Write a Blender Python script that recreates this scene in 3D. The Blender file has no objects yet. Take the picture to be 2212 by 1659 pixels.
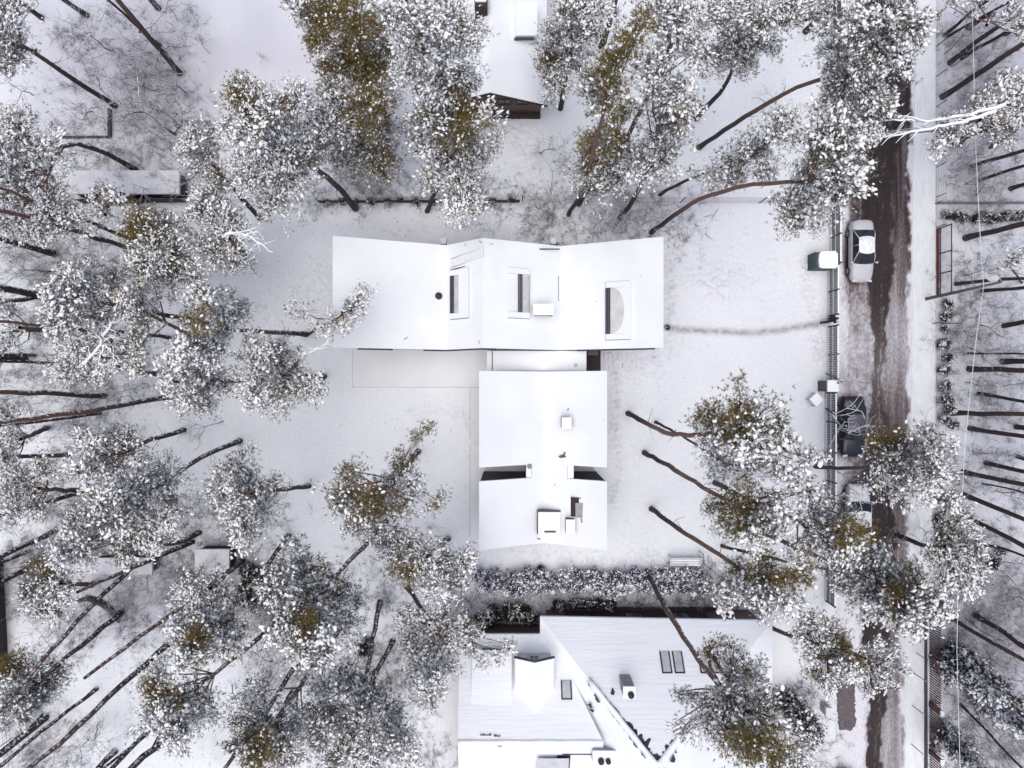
import bpy, math, random
import numpy as np

# ------------------------------------------------------------------ camera, light, exposure
H = 50.0                                   # drone height in metres, looking straight down
scene = bpy.context.scene
cam_d = bpy.data.cameras.new('drone_camera')
cam_d.sensor_width = 36.0
cam_d.lens = 36.0 * H / 78.125
cam_d.clip_start = 0.5
cam_d.clip_end = 3000
cam = bpy.data.objects.new('drone_camera', cam_d)
cam.location = (0, 0, H)
cam.rotation_euler = (0, 0, 0)
scene.collection.objects.link(cam)
scene.camera = cam

SUN_EL, SUN_AZ = 81.0, 205.0               # degrees
world = bpy.data.worlds.new('World')
scene.world = world
world.use_nodes = True
wn = world.node_tree
bg = wn.nodes['Background']
sky = wn.nodes.new('ShaderNodeTexSky')
sky.sky_type = 'NISHITA'
sky.sun_disc = False
sky.sun_elevation = math.radians(SUN_EL)
sky.sun_rotation = math.radians(SUN_AZ)
sky.air_density = 1.0
sky.dust_density = 4.0
sky.ozone_density = 1.0
wn.links.new(sky.outputs[0], bg.inputs[0])
bg.inputs[1].default_value = 0.10
sun_d = bpy.data.lights.new('overcast_sun', 'SUN')
sun_d.energy = 1.5
sun_d.angle = math.radians(60)
sun_d.color = (1.0, 0.96, 0.90)
sun = bpy.data.objects.new('overcast_sun', sun_d)
_az, _el = math.radians(SUN_AZ), math.radians(SUN_EL)
_dir = (math.sin(_az) * math.cos(_el), math.cos(_az) * math.cos(_el), math.sin(_el))
import mathutils
sun.rotation_euler = mathutils.Vector(_dir).to_track_quat('Z', 'Y').to_euler()
scene.collection.objects.link(sun)
scene.view_settings.view_transform = 'Standard'
scene.view_settings.look = 'None'
scene.view_settings.exposure = 0.44
scene.view_settings.gamma = 1.0
scene.render.engine = 'CYCLES'
scene.cycles.max_bounces = 7
scene.cycles.diffuse_bounces = 5
scene.cycles.glossy_bounces = 2
scene.cycles.transmission_bounces = 2
scene.cycles.use_adaptive_sampling = True

# ------------------------------------------------------------------ helpers
K = 2500.0 / 2212.0 / 1600.0
def W(x, y, z=0.0):
    """ground-survey reading (photo grid 2212 x 1659) of a point z metres up -> metres"""
    s = (H - z) * K
    return np.array([(x - 1106.0) * s, (829.5 - y) * s, z])
def rad(x, y):
    return math.hypot(x - 1106.0, y - 829.5)

col = scene.collection
def tag(o, label=None, cat=None, group=None, kind=None):
    if label: o['label'] = label
    if cat: o['category'] = cat
    if group: o['group'] = group
    if kind: o['kind'] = kind
    return o
def empty(name, loc, label, cat, group=None, rz=0.0):
    o = bpy.data.objects.new(name, None)
    o.empty_display_size = 0.3
    o.location = tuple(float(v) for v in loc)
    o.rotation_euler = (0, 0, rz)
    col.objects.link(o)
    return tag(o, label, cat, group)
def link(name, me, parent=None, loc=None):
    o = bpy.data.objects.new(name, me)
    if loc is not None: o.location = tuple(float(v) for v in loc)
    if parent is not None: o.parent = parent
    col.objects.link(o)
    return o

def fast_mesh(name, V, F, mats, midx=None, smooth=True, origin=(0, 0, 0)):
    """V (n,3), F (m,k) same-size polygons"""
    me = bpy.data.meshes.new(name)
    V = np.asarray(V, dtype=np.float32) - np.asarray(origin, dtype=np.float32)
    F = np.asarray(F, dtype=np.int32)
    k = F.shape[1]
    me.vertices.add(len(V)); me.vertices.foreach_set('co', V.ravel())
    me.loops.add(F.size); me.loops.foreach_set('vertex_index', F.ravel())
    me.polygons.add(len(F))
    me.polygons.foreach_set('loop_start', np.arange(0, F.size, k, dtype=np.int32))
    if midx is not None:
        me.polygons.foreach_set('material_index', np.asarray(midx, dtype=np.int32))
    sm = np.full(len(F), bool(smooth)) if np.isscalar(smooth) else np.asarray(smooth, dtype=bool)
    me.polygons.foreach_set('use_smooth', sm)
    for m in mats: me.materials.append(m)
    me.update(calc_edges=True)
    return me

class MB:
    """collects boxes, tubes and polygons for ONE mesh"""
    def __init__(s, origin=(0, 0, 0)):
        s.v, s.f, s.mi, s.sm = [], [], [], []
        s.o = np.array(origin, dtype=float)
    def add(s, vs, fs, m=0, sm=False):
        n = len(s.v)
        s.v += [tuple(np.array(v, dtype=float) - s.o) for v in vs]
        s.f += [tuple(i + n for i in f) for f in fs]
        s.mi += [m] * len(fs); s.sm += [sm] * len(fs)
    def box(s, x0, y0, z0, x1, y1, z1, m=0):
        s.add([(x0,y0,z0),(x1,y0,z0),(x1,y1,z0),(x0,y1,z0),(x0,y0,z1),(x1,y0,z1),(x1,y1,z1),(x0,y1,z1)],
              [(0,3,2,1),(4,5,6,7),(0,1,5,4),(1,2,6,5),(2,3,7,6),(3,0,4,7)], m)
    def obox(s, c, size, rz=0.0, m=0, tilt=None):
        """oriented box: c centre of its base, size (lx, ly, lz)"""
        a, b, h = size[0]/2, size[1]/2, size[2]
        R = mathutils.Matrix.Rotation(rz, 3, 'Z')
        if tilt: R = R @ mathutils.Matrix.Rotation(tilt[0], 3, 'X') @ mathutils.Matrix.Rotation(tilt[1], 3, 'Y')
        vs = []
        for z in (0, h):
            for (x, y) in ((-a,-b),(a,-b),(a,b),(-a,b)):
                p = R @ mathutils.Vector((x, y, z))
                vs.append((c[0]+p.x, c[1]+p.y, c[2]+p.z))
        s.add(vs, [(0,3,2,1),(4,5,6,7),(0,1,5,4),(1,2,6,5),(2,3,7,6),(3,0,4,7)], m)
    def prism(s, poly, z0, z1, m=0):
        """poly list of (x,y) or (x,y,z) ccw; z0/z1 scalars or offsets when poly has z"""
        n = len(poly)
        if len(poly[0]) == 3:
            lo = [(p[0], p[1], p[2] + z0) for p in poly]; hi = [(p[0], p[1], p[2] + z1) for p in poly]
        else:
            lo = [(p[0], p[1], z0) for p in poly]; hi = [(p[0], p[1], z1) for p in poly]
        fs = [tuple(range(n-1, -1, -1)), tuple(range(n, 2*n))]
        fs += [(i, (i+1) % n, n + (i+1) % n, n + i) for i in range(n)]
        s.add(lo + hi, fs, m)
    def tube(s, pts, rr, n=6, m=0, cap=True):
        V, F = tube_np(pts, rr, n)
        F = [tuple(f) for f in F]
        if cap:
            F.append(tuple(range(n-1, -1, -1))); L = len(V); F.append(tuple(range(L-n, L)))
        s.add([tuple(v) for v in V], F, m, True)
    def cyl(s, c, r, h, n=12, m=0, r2=None):
        s.tube([c, (c[0], c[1], c[2]+h)], [r, r if r2 is None else r2], n, m)
    def build(s, name, mats, parent=None, top=False):
        me = bpy.data.meshes.new(name)
        me.from_pydata(s.v, [], s.f)
        for m in (mats if isinstance(mats, (list, tuple)) else [mats]): me.materials.append(m)
        me.polygons.foreach_set('material_index', s.mi)
        me.polygons.foreach_set('use_smooth', s.sm)
        me.update()
        return link(name, me, parent, s.o if top else None)

def tube_np(pts, rr, n=5):
    P = np.asarray(pts, dtype=float)
    if np.isscalar(rr): rr = [rr] * len(P)
    T = np.gradient(P, axis=0)
    T /= (np.linalg.norm(T, axis=1, keepdims=True) + 1e-9)
    ref = np.array([0.0, 0.0, 1.0]) if abs(T[0][2]) < 0.9 else np.array([1.0, 0.0, 0.0])
    A = np.cross(T, ref); A /= (np.linalg.norm(A, axis=1, keepdims=True) + 1e-9)
    B = np.cross(T, A)
    ang = np.arange(n) * 2 * math.pi / n
    R = np.asarray(rr, dtype=float)[:, None, None]
    V = P[:, None, :] + R * (A[:, None, :] * np.cos(ang)[None, :, None] + B[:, None, :] * np.sin(ang)[None, :, None])
    V = V.reshape(-1, 3)
    F = []
    for i in range(len(P) - 1):
        for j in range(n):
            a, b = i*n + j, i*n + (j+1) % n
            F.append((a, b, b + n, a + n))
    return V, np.array(F)

def thin_tubes(A, B, ra, rb, n=3):
    """many straight tapered 3-sided twigs at once -> V, tris"""
    A = np.asarray(A, float); B = np.asarray(B, float)
    d = B - A; d /= (np.linalg.norm(d, axis=1, keepdims=True) + 1e-9)
    ref = np.where(np.abs(d[:, 2:3]) < 0.9, np.array([[0, 0, 1.0]]), np.array([[1.0, 0, 0]]))
    u = np.cross(d, ref); u /= (np.linalg.norm(u, axis=1, keepdims=True) + 1e-9)
    w = np.cross(d, u)
    N = len(A)
    V = np.zeros((N, 2*n, 3))
    ra = np.broadcast_to(np.asarray(ra, float), (N,))[:, None]; rb = np.broadcast_to(np.asarray(rb, float), (N,))[:, None]
    for j in range(n):
        a = 2*math.pi*j/n
        o = u*math.cos(a) + w*math.sin(a)
        V[:, j] = A + ra*o; V[:, n+j] = B + rb*o
    t = []
    for j in range(n):
        k = (j+1) % n
        t += [(j, k, n+k), (j, n+k, n+j)]
    F = (np.arange(N)[:, None, None]*2*n + np.array(t)[None]).reshape(-1, 3)
    return V.reshape(-1, 3), F

def vnoise(X, Y, sx, sy, seed):
    r = np.random.default_rng(seed).random((256, 256))
    x = X / sx + 1000.37; y = Y / sy + 1000.71
    xi = np.floor(x).astype(int); yi = np.floor(y).astype(int)
    fx = x - xi; fy = y - yi
    fx = fx*fx*(3-2*fx); fy = fy*fy*(3-2*fy)
    a = r[xi % 256, yi % 256]; b = r[(xi+1) % 256, yi % 256]
    c = r[xi % 256, (yi+1) % 256]; d = r[(xi+1) % 256, (yi+1) % 256]
    return (a*(1-fx)+b*fx)*(1-fy) + (c*(1-fx)+d*fx)*fy

# ------------------------------------------------------------------ materials
def mat(name, c1, c2=None, scale=4.0, rough=0.8, bump=0.0, bscale=20.0, stretch=None, spec=0.3, metal=0.0, detail=4.0):
    m = bpy.data.materials.new(name); m.use_nodes = True
    nt = m.node_tree; p = nt.nodes['Principled BSDF']
    p.inputs['Roughness'].default_value = rough
    p.inputs['Metallic'].default_value = metal
    p.inputs['Specular IOR Level'].default_value = spec
    p.inputs['Base Color'].default_value = (*c1, 1)
    tc = nt.nodes.new('ShaderNodeTexCoord')
    mp = nt.nodes.new('ShaderNodeMapping')
    nt.links.new(tc.outputs['Object'], mp.inputs[0])
    if stretch: mp.inputs['Scale'].default_value = stretch
    if c2 is not None:
        nz = nt.nodes.new('ShaderNodeTexNoise'); nz.inputs['Scale'].default_value = scale
        nz.inputs['Detail'].default_value = detail; nz.inputs['Roughness'].default_value = 0.6
        cr = nt.nodes.new('ShaderNodeValToRGB')
        cr.color_ramp.elements[0].position = 0.35; cr.color_ramp.elements[1].position = 0.65
        cr.color_ramp.elements[0].color = (*c1, 1); cr.color_ramp.elements[1].color = (*c2, 1)
        nt.links.new(mp.outputs[0], nz.inputs['Vector']); nt.links.new(nz.outputs[0], cr.inputs[0])
        nt.links.new(cr.outputs[0], p.inputs['Base Color'])
    if bump:
        nb = nt.nodes.new('ShaderNodeTexNoise'); nb.inputs['Scale'].default_value = bscale; nb.inputs['Detail'].default_value = 5
        bp = nt.nodes.new('ShaderNodeBump'); bp.inputs['Strength'].default_value = 1.0; bp.inputs['Distance'].default_value = bump
        nt.links.new(mp.outputs[0], nb.inputs['Vector']); nt.links.new(nb.outputs[0], bp.inputs['Height'])
        nt.links.new(bp.outputs[0], p.inputs['Normal'])
    return m

def snowy(m, lo=0.35, hi=0.6, nscale=9.0, amount=0.5, vec=(0, -0.25, 0.97), snow=(0.86, 0.88, 0.92)):
    """snow lying where the surface faces up (and to windward), broken up by noise"""
    nt = m.node_tree; p = nt.nodes['Principled BSDF']
    geo = nt.nodes.new('ShaderNodeNewGeometry')
    dt = nt.nodes.new('ShaderNodeVectorMath'); dt.operation = 'DOT_PRODUCT'
    dt.inputs[1].default_value = vec
    nt.links.new(geo.outputs['Normal'], dt.inputs[0])
    tc = nt.nodes.new('ShaderNodeTexCoord')
    nz = nt.nodes.new('ShaderNodeTexNoise'); nz.inputs['Scale'].default_value = nscale; nz.inputs['Detail'].default_value = 3
    nt.links.new(tc.outputs['Object'], nz.inputs['Vector'])
    ma = nt.nodes.new('ShaderNodeMath'); ma.operation = 'MULTIPLY_ADD'
    nt.links.new(nz.outputs[0], ma.inputs[0]); ma.inputs[1].default_value = 2.0*amount
    nt.links.new(dt.outputs['Value'], ma.inputs[2])
    sb = nt.nodes.new('ShaderNodeMath'); sb.operation = 'SUBTRACT'
    nt.links.new(ma.outputs[0], sb.inputs[0]); sb.inputs[1].default_value = amount
    mr = nt.nodes.new('ShaderNodeMapRange'); mr.inputs['From Min'].default_value = lo; mr.inputs['From Max'].default_value = hi
    nt.links.new(sb.outputs[0], mr.inputs[0])
    mx = nt.nodes.new('ShaderNodeMix'); mx.data_type = 'RGBA'
    nt.links.new(mr.outputs[0], mx.inputs[0])
    src = p.inputs['Base Color']
    if src.links: nt.links.new(src.links[0].from_socket, mx.inputs[6])
    else: mx.inputs[6].default_value = src.default_value
    mx.inputs[7].default_value = (*snow, 1)
    nt.links.new(mx.outputs[2], p.inputs['Base Color'])
    return m

M = {}
M['roof_snow'] = mat('roof_snow', (0.76, 0.795, 0.84), (0.815, 0.845, 0.88), 0.28, 0.75, 0.02, 1.6, spec=0.1)
M['snow'] = mat('snow', (0.84, 0.87, 0.93), (0.88, 0.90, 0.945), 2.0, 0.8, 0.02, 8, spec=0.1)
M['snow_clump'] = mat('snow_clump', (0.89, 0.90, 0.93), (0.93, 0.93, 0.95), 1.0, 0.8, spec=0.1)
M['needle'] = mat('pine_needles', (0.036, 0.034, 0.022), (0.092, 0.084, 0.040), 0.9, 0.7)
snowy(M['needle'], .68, 1.15, 1.3, .42, vec=(0, -.15, .9), snow=(.74, .76, .80))
M['needle_gold'] = mat('pine_needles_golden', (0.105, 0.090, 0.024), (0.23, 0.155, 0.040), 1.4, 0.7)
M['spruce'] = mat('spruce_needles', (0.018, 0.021, 0.024), (0.045, 0.045, 0.04), 1.2, 0.7)
M['twig'] = snowy(mat('twig_bark', (0.045, 0.035, 0.045), (0.09, 0.07, 0.075), 5, 0.9), 0.45, 0.75, 3.0, 0.55)
M['twig_bare'] = snowy(mat('bare_twig', (0.075, 0.065, 0.09), (0.15, 0.135, 0.17), 3, 0.9), 0.45, 0.95, 1.2, 0.55)
M['frost_twig'] = mat('frosted_twigs', (.06, .056, .13), (.17, .16, .28), 3, .8)
M['shaded_shed_snow'] = mat('shaded_shed_snow', (0.60, 0.61, 0.66), (0.70, 0.71, 0.75), 1.2, .8, .02, 5, spec=.1)  # greyer snow: shade of the trees overhead put into the colour
M['joint'] = mat('terrace_melt_gap', (0.36, 0.37, 0.40), (.45, .46, .49), 2, .9)  # grey strip in the melt gap along the terrace edges
M['twig_rimed'] = snowy(mat('rimed_twig', (0.085, 0.075, 0.105), (0.15, 0.135, 0.17), 3, 0.9), 0.10, 0.45, 1.2, 0.45)
M['wood_dark'] = mat('dark_wood', (0.030, 0.022, 0.025), (0.060, 0.045, 0.045), 6, 0.8, 0.01, 30)
M['wood_brown'] = mat('brown_boards', (0.11, 0.062, 0.055), (0.19, 0.12, 0.105), 3, 0.7, 0.01, 20, stretch=(1, 1, 9))
M['metal_dark'] = mat('dark_metal', (0.030, 0.028, 0.045), (0.045, 0.04, 0.06), 5, 0.5, metal=0.0, spec=0.5)
M['metal_grey'] = mat('grey_metal', (0.22, 0.22, 0.25), (0.30, 0.30, 0.33), 5, 0.5, spec=0.5)
M['fascia'] = mat('pale_fascia', (0.55, 0.56, 0.60), (0.62, 0.63, 0.66), 3, 0.6)
M['render'] = mat('pale_wall', (0.50, 0.50, 0.53), (0.60, 0.60, 0.62), 1.5, 0.9)
M['glass'] = mat('dark_glass', (0.02, 0.022, 0.03), (0.035, 0.035, 0.045), 2, 0.08, spec=0.6)
M['frost'] = snowy(mat('frosted_glass', (0.30, 0.31, 0.34), (0.42, 0.43, 0.46), 2.2, 0.3, spec=0.5), 0.2, 2.2, 1.5, 0.5)
M['frost_light'] = mat('snowed_glass', (0.50, 0.52, 0.52), (0.62, 0.64, 0.64), 1.6, 0.5)
M['faint'] = mat('snow_filled_metal', (0.62, 0.63, 0.67), (.70,.71,.75), 3, .7)
M['tyre'] = mat('tyre_rubber', (0.015, 0.015, 0.018), (0.03, 0.03, 0.032), 9, 0.85)
M['rim'] = mat('wheel_rim', (0.25, 0.25, 0.27), None, rough=0.35, metal=0.6)

def bark_material():
    m = bpy.data.materials.new('pine_bark'); m.use_nodes = True
    nt = m.node_tree; p = nt.nodes['Principled BSDF']; p.inputs['Roughness'].default_value = 0.9
    p.inputs['Specular IOR Level'].default_value = 0.15
    tc = nt.nodes.new('ShaderNodeTexCoord'); sx = nt.nodes.new('ShaderNodeSeparateXYZ')
    nt.links.new(tc.outputs['Object'], sx.inputs[0])
    mp = nt.nodes.new('ShaderNodeMapping'); mp.inputs['Scale'].default_value = (6, 6, 2.0)
    nt.links.new(tc.outputs['Object'], mp.inputs[0])
    nz = nt.nodes.new('ShaderNodeTexNoise'); nz.inputs['Scale'].default_value = 1.5; nz.inputs['Detail'].default_value = 5
    nt.links.new(mp.outputs[0], nz.inputs['Vector'])
    lowr = nt.nodes.new('ShaderNodeValToRGB')
    lowr.color_ramp.elements[0].color = (0.030, 0.023, 0.026, 1); lowr.color_ramp.elements[1].color = (0.105, 0.083, 0.085, 1)
    upr = nt.nodes.new('ShaderNodeValToRGB')
    upr.color_ramp.elements[0].color = (0.085, 0.046, 0.036, 1); upr.color_ramp.elements[1].color = (0.30, 0.185, 0.145, 1)
    nt.links.new(nz.outputs[0], lowr.inputs[0]); nt.links.new(nz.outputs[0], upr.inputs[0])
    mr = nt.nodes.new('ShaderNodeMapRange'); mr.inputs['From Min'].default_value = 4.5; mr.inputs['From Max'].default_value = 12.0
    nt.links.new(sx.outputs['Z'], mr.inputs[0])
    mx = nt.nodes.new('ShaderNodeMix'); mx.data_type = 'RGBA'
    nt.links.new(mr.outputs[0], mx.inputs[0]); nt.links.new(lowr.outputs[0], mx.inputs[6]); nt.links.new(upr.outputs[0], mx.inputs[7])
    nt.links.new(mx.outputs[2], p.inputs['Base Color'])
    bp = nt.nodes.new('ShaderNodeBump'); bp.inputs['Distance'].default_value = 0.03
    nt.links.new(nz.outputs[0], bp.inputs['Height']); nt.links.new(bp.outputs[0], p.inputs['Normal'])
    # wind-blown snow flecks caught in the bark on the weather side
    return snowy(m, .86, .98, 4.5, .95, vec=(0.45, 0.75, 0.35))
M['bark'] = bark_material()
# ------------------------------------------------------------------ ground, road, pavement
def structure(o): o['kind'] = 'structure'; return o

def yD(Y): return 829.5 - Y / (H * K)
def xD(X): return 1106.0 + X / (H * K)

def grid_mesh(name, xs, ys, zf, mats, attrs=None):
    X, Y = np.meshgrid(xs, ys, indexing='ij')
    Z = zf(X, Y)
    V = np.stack([X, Y, Z], -1).reshape(-1, 3)
    nx, ny = len(xs), len(ys)
    i = np.arange(nx - 1)[:, None]*ny + np.arange(ny - 1)[None]
    F = np.stack([i, i + ny, i + ny + 1, i + 1], -1).reshape(-1, 4)
    me = fast_mesh(name, V, F, mats)
    for an, arr in (attrs or {}).items():
        a = me.attributes.new(an, 'FLOAT', 'POINT'); a.data.foreach_set('value', arr(X, Y).astype(np.float32).ravel())
    return link(name, me)

far = np.array([-900, -500, -250, -120, -70, -48.0])
xs = np.concatenate([far, np.arange(-41, 41.01, 0.105), -far[::-1]])
ys = np.concatenate([far, np.arange(-31.5, 31.51, 0.105), -far[::-1]])

_rng = np.random.default_rng(5)
# trodden ways: (points on the survey grid, half width m, depth m, dirt)
TRAIL = [([(1437,707),(1470,711),(1500,713),(1560,716),(1620,719),(1680,714),(1740,704),(1790,694)], 0.20, 0.05, 0.75)]
STEPS = [  # footprints: (polyline, spread m, count)
    ([(1325,800),(1335,840),(1330,880),(1325,930),(1338,985),(1335,1030),(1320,1100)], 0.35, 260),
    ([(1300,780),(1360,790),(1420,760),(1470,730)], 1.2, 260), ([(1445,560),(1452,620),(1440,700)], 0.5, 150),
    ([(840,500),(950,490),(1060,492),(1170,505)], 0.35, 90), ([(620,620),(660,640),(690,560),(700,690)], 0.8, 130),
    ([(1080,250),(1100,280),(1140,330),(1120,380)], 1.0, 220), ([(880,890),(960,885),(1010,900),(1035,960),(1040,1060)], 0.5, 200),
    ([(1735,560),(1740,620),(1760,690),(1770,780)], 0.5, 200), ([(1460,620),(1560,590),(1680,560)], 0.3, 40),
    ([(1100,1185),(1200,1200),(1330,1215),(1420,1200)], 0.5, 200),
    ([(520,640),(600,700),(620,760)], 0.9, 90), ([(255,1360),(262,1440),(285,1520),(275,1600)], 0.2, 110),
    ([(285,1350),(300,1440),(340,1560)], 0.25, 110), ([(1480,560),(1600,610),(1700,640)], 2.2, 120)]

FOOT = []
def ground_z(X, Y):
    Z = (vnoise(X, Y, 7, 7, 1) - .5)*0.16 + (vnoise(X, Y, 2.2, 2.2, 2) - .5)*0.05 + (vnoise(X, Y, .7, .7, 3) - .5)*0.022
    Z += (vnoise(X, Y, .3, .3, 4) - .5)*0.014
    # a snow mound in the front yard
    cx, cy = W(1540, 628)[:2]
    r = np.hypot(X - cx, Y - cy)
    Z += 0.42*np.exp(-(r/1.7)**2) * (1 + .25*np.sin(np.arctan2(Y-cy, X-cx)*5))
    def dip(px, py, rr, d):
        i0, i1 = np.searchsorted(xs, px - 3*rr), np.searchsorted(xs, px + 3*rr)
        j0, j1 = np.searchsorted(ys, py - 3*rr), np.searchsorted(ys, py + 3*rr)
        sx, sy = X[i0:i1, j0:j1], Y[i0:i1, j0:j1]
        q = ((sx-px)**2 + (sy-py)**2) / rr**2
        Z[i0:i1, j0:j1] += -d*np.exp(-q) + 0.35*d*np.exp(-q/4)
    for pts, wd, cnt in STEPS:
        P = np.array([W(*p)[:2] for p in pts])
        seg = np.linalg.norm(np.diff(P, axis=0), axis=1); cum = np.r_[0, np.cumsum(seg)]
        for t in _rng.random(cnt)*cum[-1]:
            q = np.array([np.interp(t, cum, P[:, 0]), np.interp(t, cum, P[:, 1])]) + _rng.normal(0, wd*.6, 2)
            dip(q[0], q[1], _rng.uniform(.08, .15), _rng.uniform(.10, .20)); FOOT.append((q[0], q[1]))
    for pts, wd, dp, _ in TRAIL:
        P = np.array([W(*p)[:2] for p in pts])
        for a, b in zip(P[:-1], P[1:]):
            n = int(np.linalg.norm(b-a)/.12)+1
            for k in range(n):
                q = a + (b-a)*k/n; dip(q[0], q[1], wd, dp*.55)
    for (x, y) in TREE_FEET:          # wells melted round the trunks
        p = W(x, y); dip(p[0], p[1], .38, .07)
    flat = (X > 24.75) & (X < 32.4)
    Z = np.where(flat, -0.06, np.clip(Z, -.2, 1))
    return Z
def ground_dirt_shade(X, Y):
    D = np.zeros_like(X)
    for pts, wd, dp, amt in TRAIL:
        P = np.array([W(*p)[:2] for p in pts])
        for a, b in zip(P[:-1], P[1:]):
            ab = b - a; t = np.clip(((X-a[0])*ab[0] + (Y-a[1])*ab[1])/(ab@ab), 0, 1)
            d = np.hypot(X - a[0]-t*ab[0], Y - a[1]-t*ab[1])
            D = np.maximum(D, amt*np.exp(-(d/(wd*1.3))**2))
    # litter and bare soil under the trees, heavier lower right as painted wood shade (places on the survey grid)
    for (x, y, rx, ry, a) in LITTER_SHADE:
        c = W(x, y)[:2]; rx *= H*K; ry *= H*K
        D = np.maximum(D, a*np.exp(-(((X-c[0])/rx)**2 + ((Y-c[1])/ry)**2)**2)*(.25 + 1.1*vnoise(X, Y, .5, .5, 11)))
    return D*(0.6 + 0.8*vnoise(X, Y, .25, .25, 9))
LITTER_SHADE = [(320,160,150,150,.22),(60,280,100,40,.22),(150,800,200,60,.16),(90,560,110,60,.2),(120,870,200,60,.15),(2130,130,90,130,.36),(2130,420,90,60,.3),
          (2140,800,90,130,.22),(2150,1420,90,260,.5),(500,1250,90,45,.62),(330,1270,140,50,.5),(570,1300,60,60,.8),
          (1300,1325,240,22,.7),(1100,1330,80,24,.8),(1150,1290,120,30,.3),(700,1420,220,60,.35),(230,430,220,14,.9),(850,432,130,8,.8),
          (840,300,70,110,.35),(1360,440,170,36,.3),(100,1560,120,70,.4),(10,1350,20,150,.9),(560,1600,120,60,.35),
          (1870,1300,130,80,.3),(1500,1290,60,30,.4),(800,1180,60,50,.2),(1700,1560,60,90,.3)]

SHADE_REGIONS = [(380,120,420,260,.75),(2150,200,170,380,.85),(2160,800,150,500,.45),(2150,1450,160,300,1.0),(620,330,220,120,.5),(1560,700,330,420,.16),(1600,1000,260,240,.14),(300,1290,330,90,.7),  # regions where vignette and tree shade are painted into the snow
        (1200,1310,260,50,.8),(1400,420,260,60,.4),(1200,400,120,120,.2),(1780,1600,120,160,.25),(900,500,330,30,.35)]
def ground_shade(X, Y):
    '''vignette and tree shade painted into the snow colour, with darker footprints'''
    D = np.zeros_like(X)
    for (x, y, rx, ry, a) in SHADE_REGIONS:
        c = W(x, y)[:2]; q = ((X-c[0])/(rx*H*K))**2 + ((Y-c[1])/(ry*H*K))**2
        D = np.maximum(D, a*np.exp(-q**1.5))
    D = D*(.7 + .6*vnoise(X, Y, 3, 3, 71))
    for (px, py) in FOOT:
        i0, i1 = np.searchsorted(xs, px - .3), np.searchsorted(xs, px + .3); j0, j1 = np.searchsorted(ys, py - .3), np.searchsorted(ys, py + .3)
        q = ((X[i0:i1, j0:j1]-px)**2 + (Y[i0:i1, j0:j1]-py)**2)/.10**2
        D[i0:i1, j0:j1] += .17*np.exp(-q)  # hollow shading of each footprint put into the colour
    return np.clip(D, 0, 1)

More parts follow.
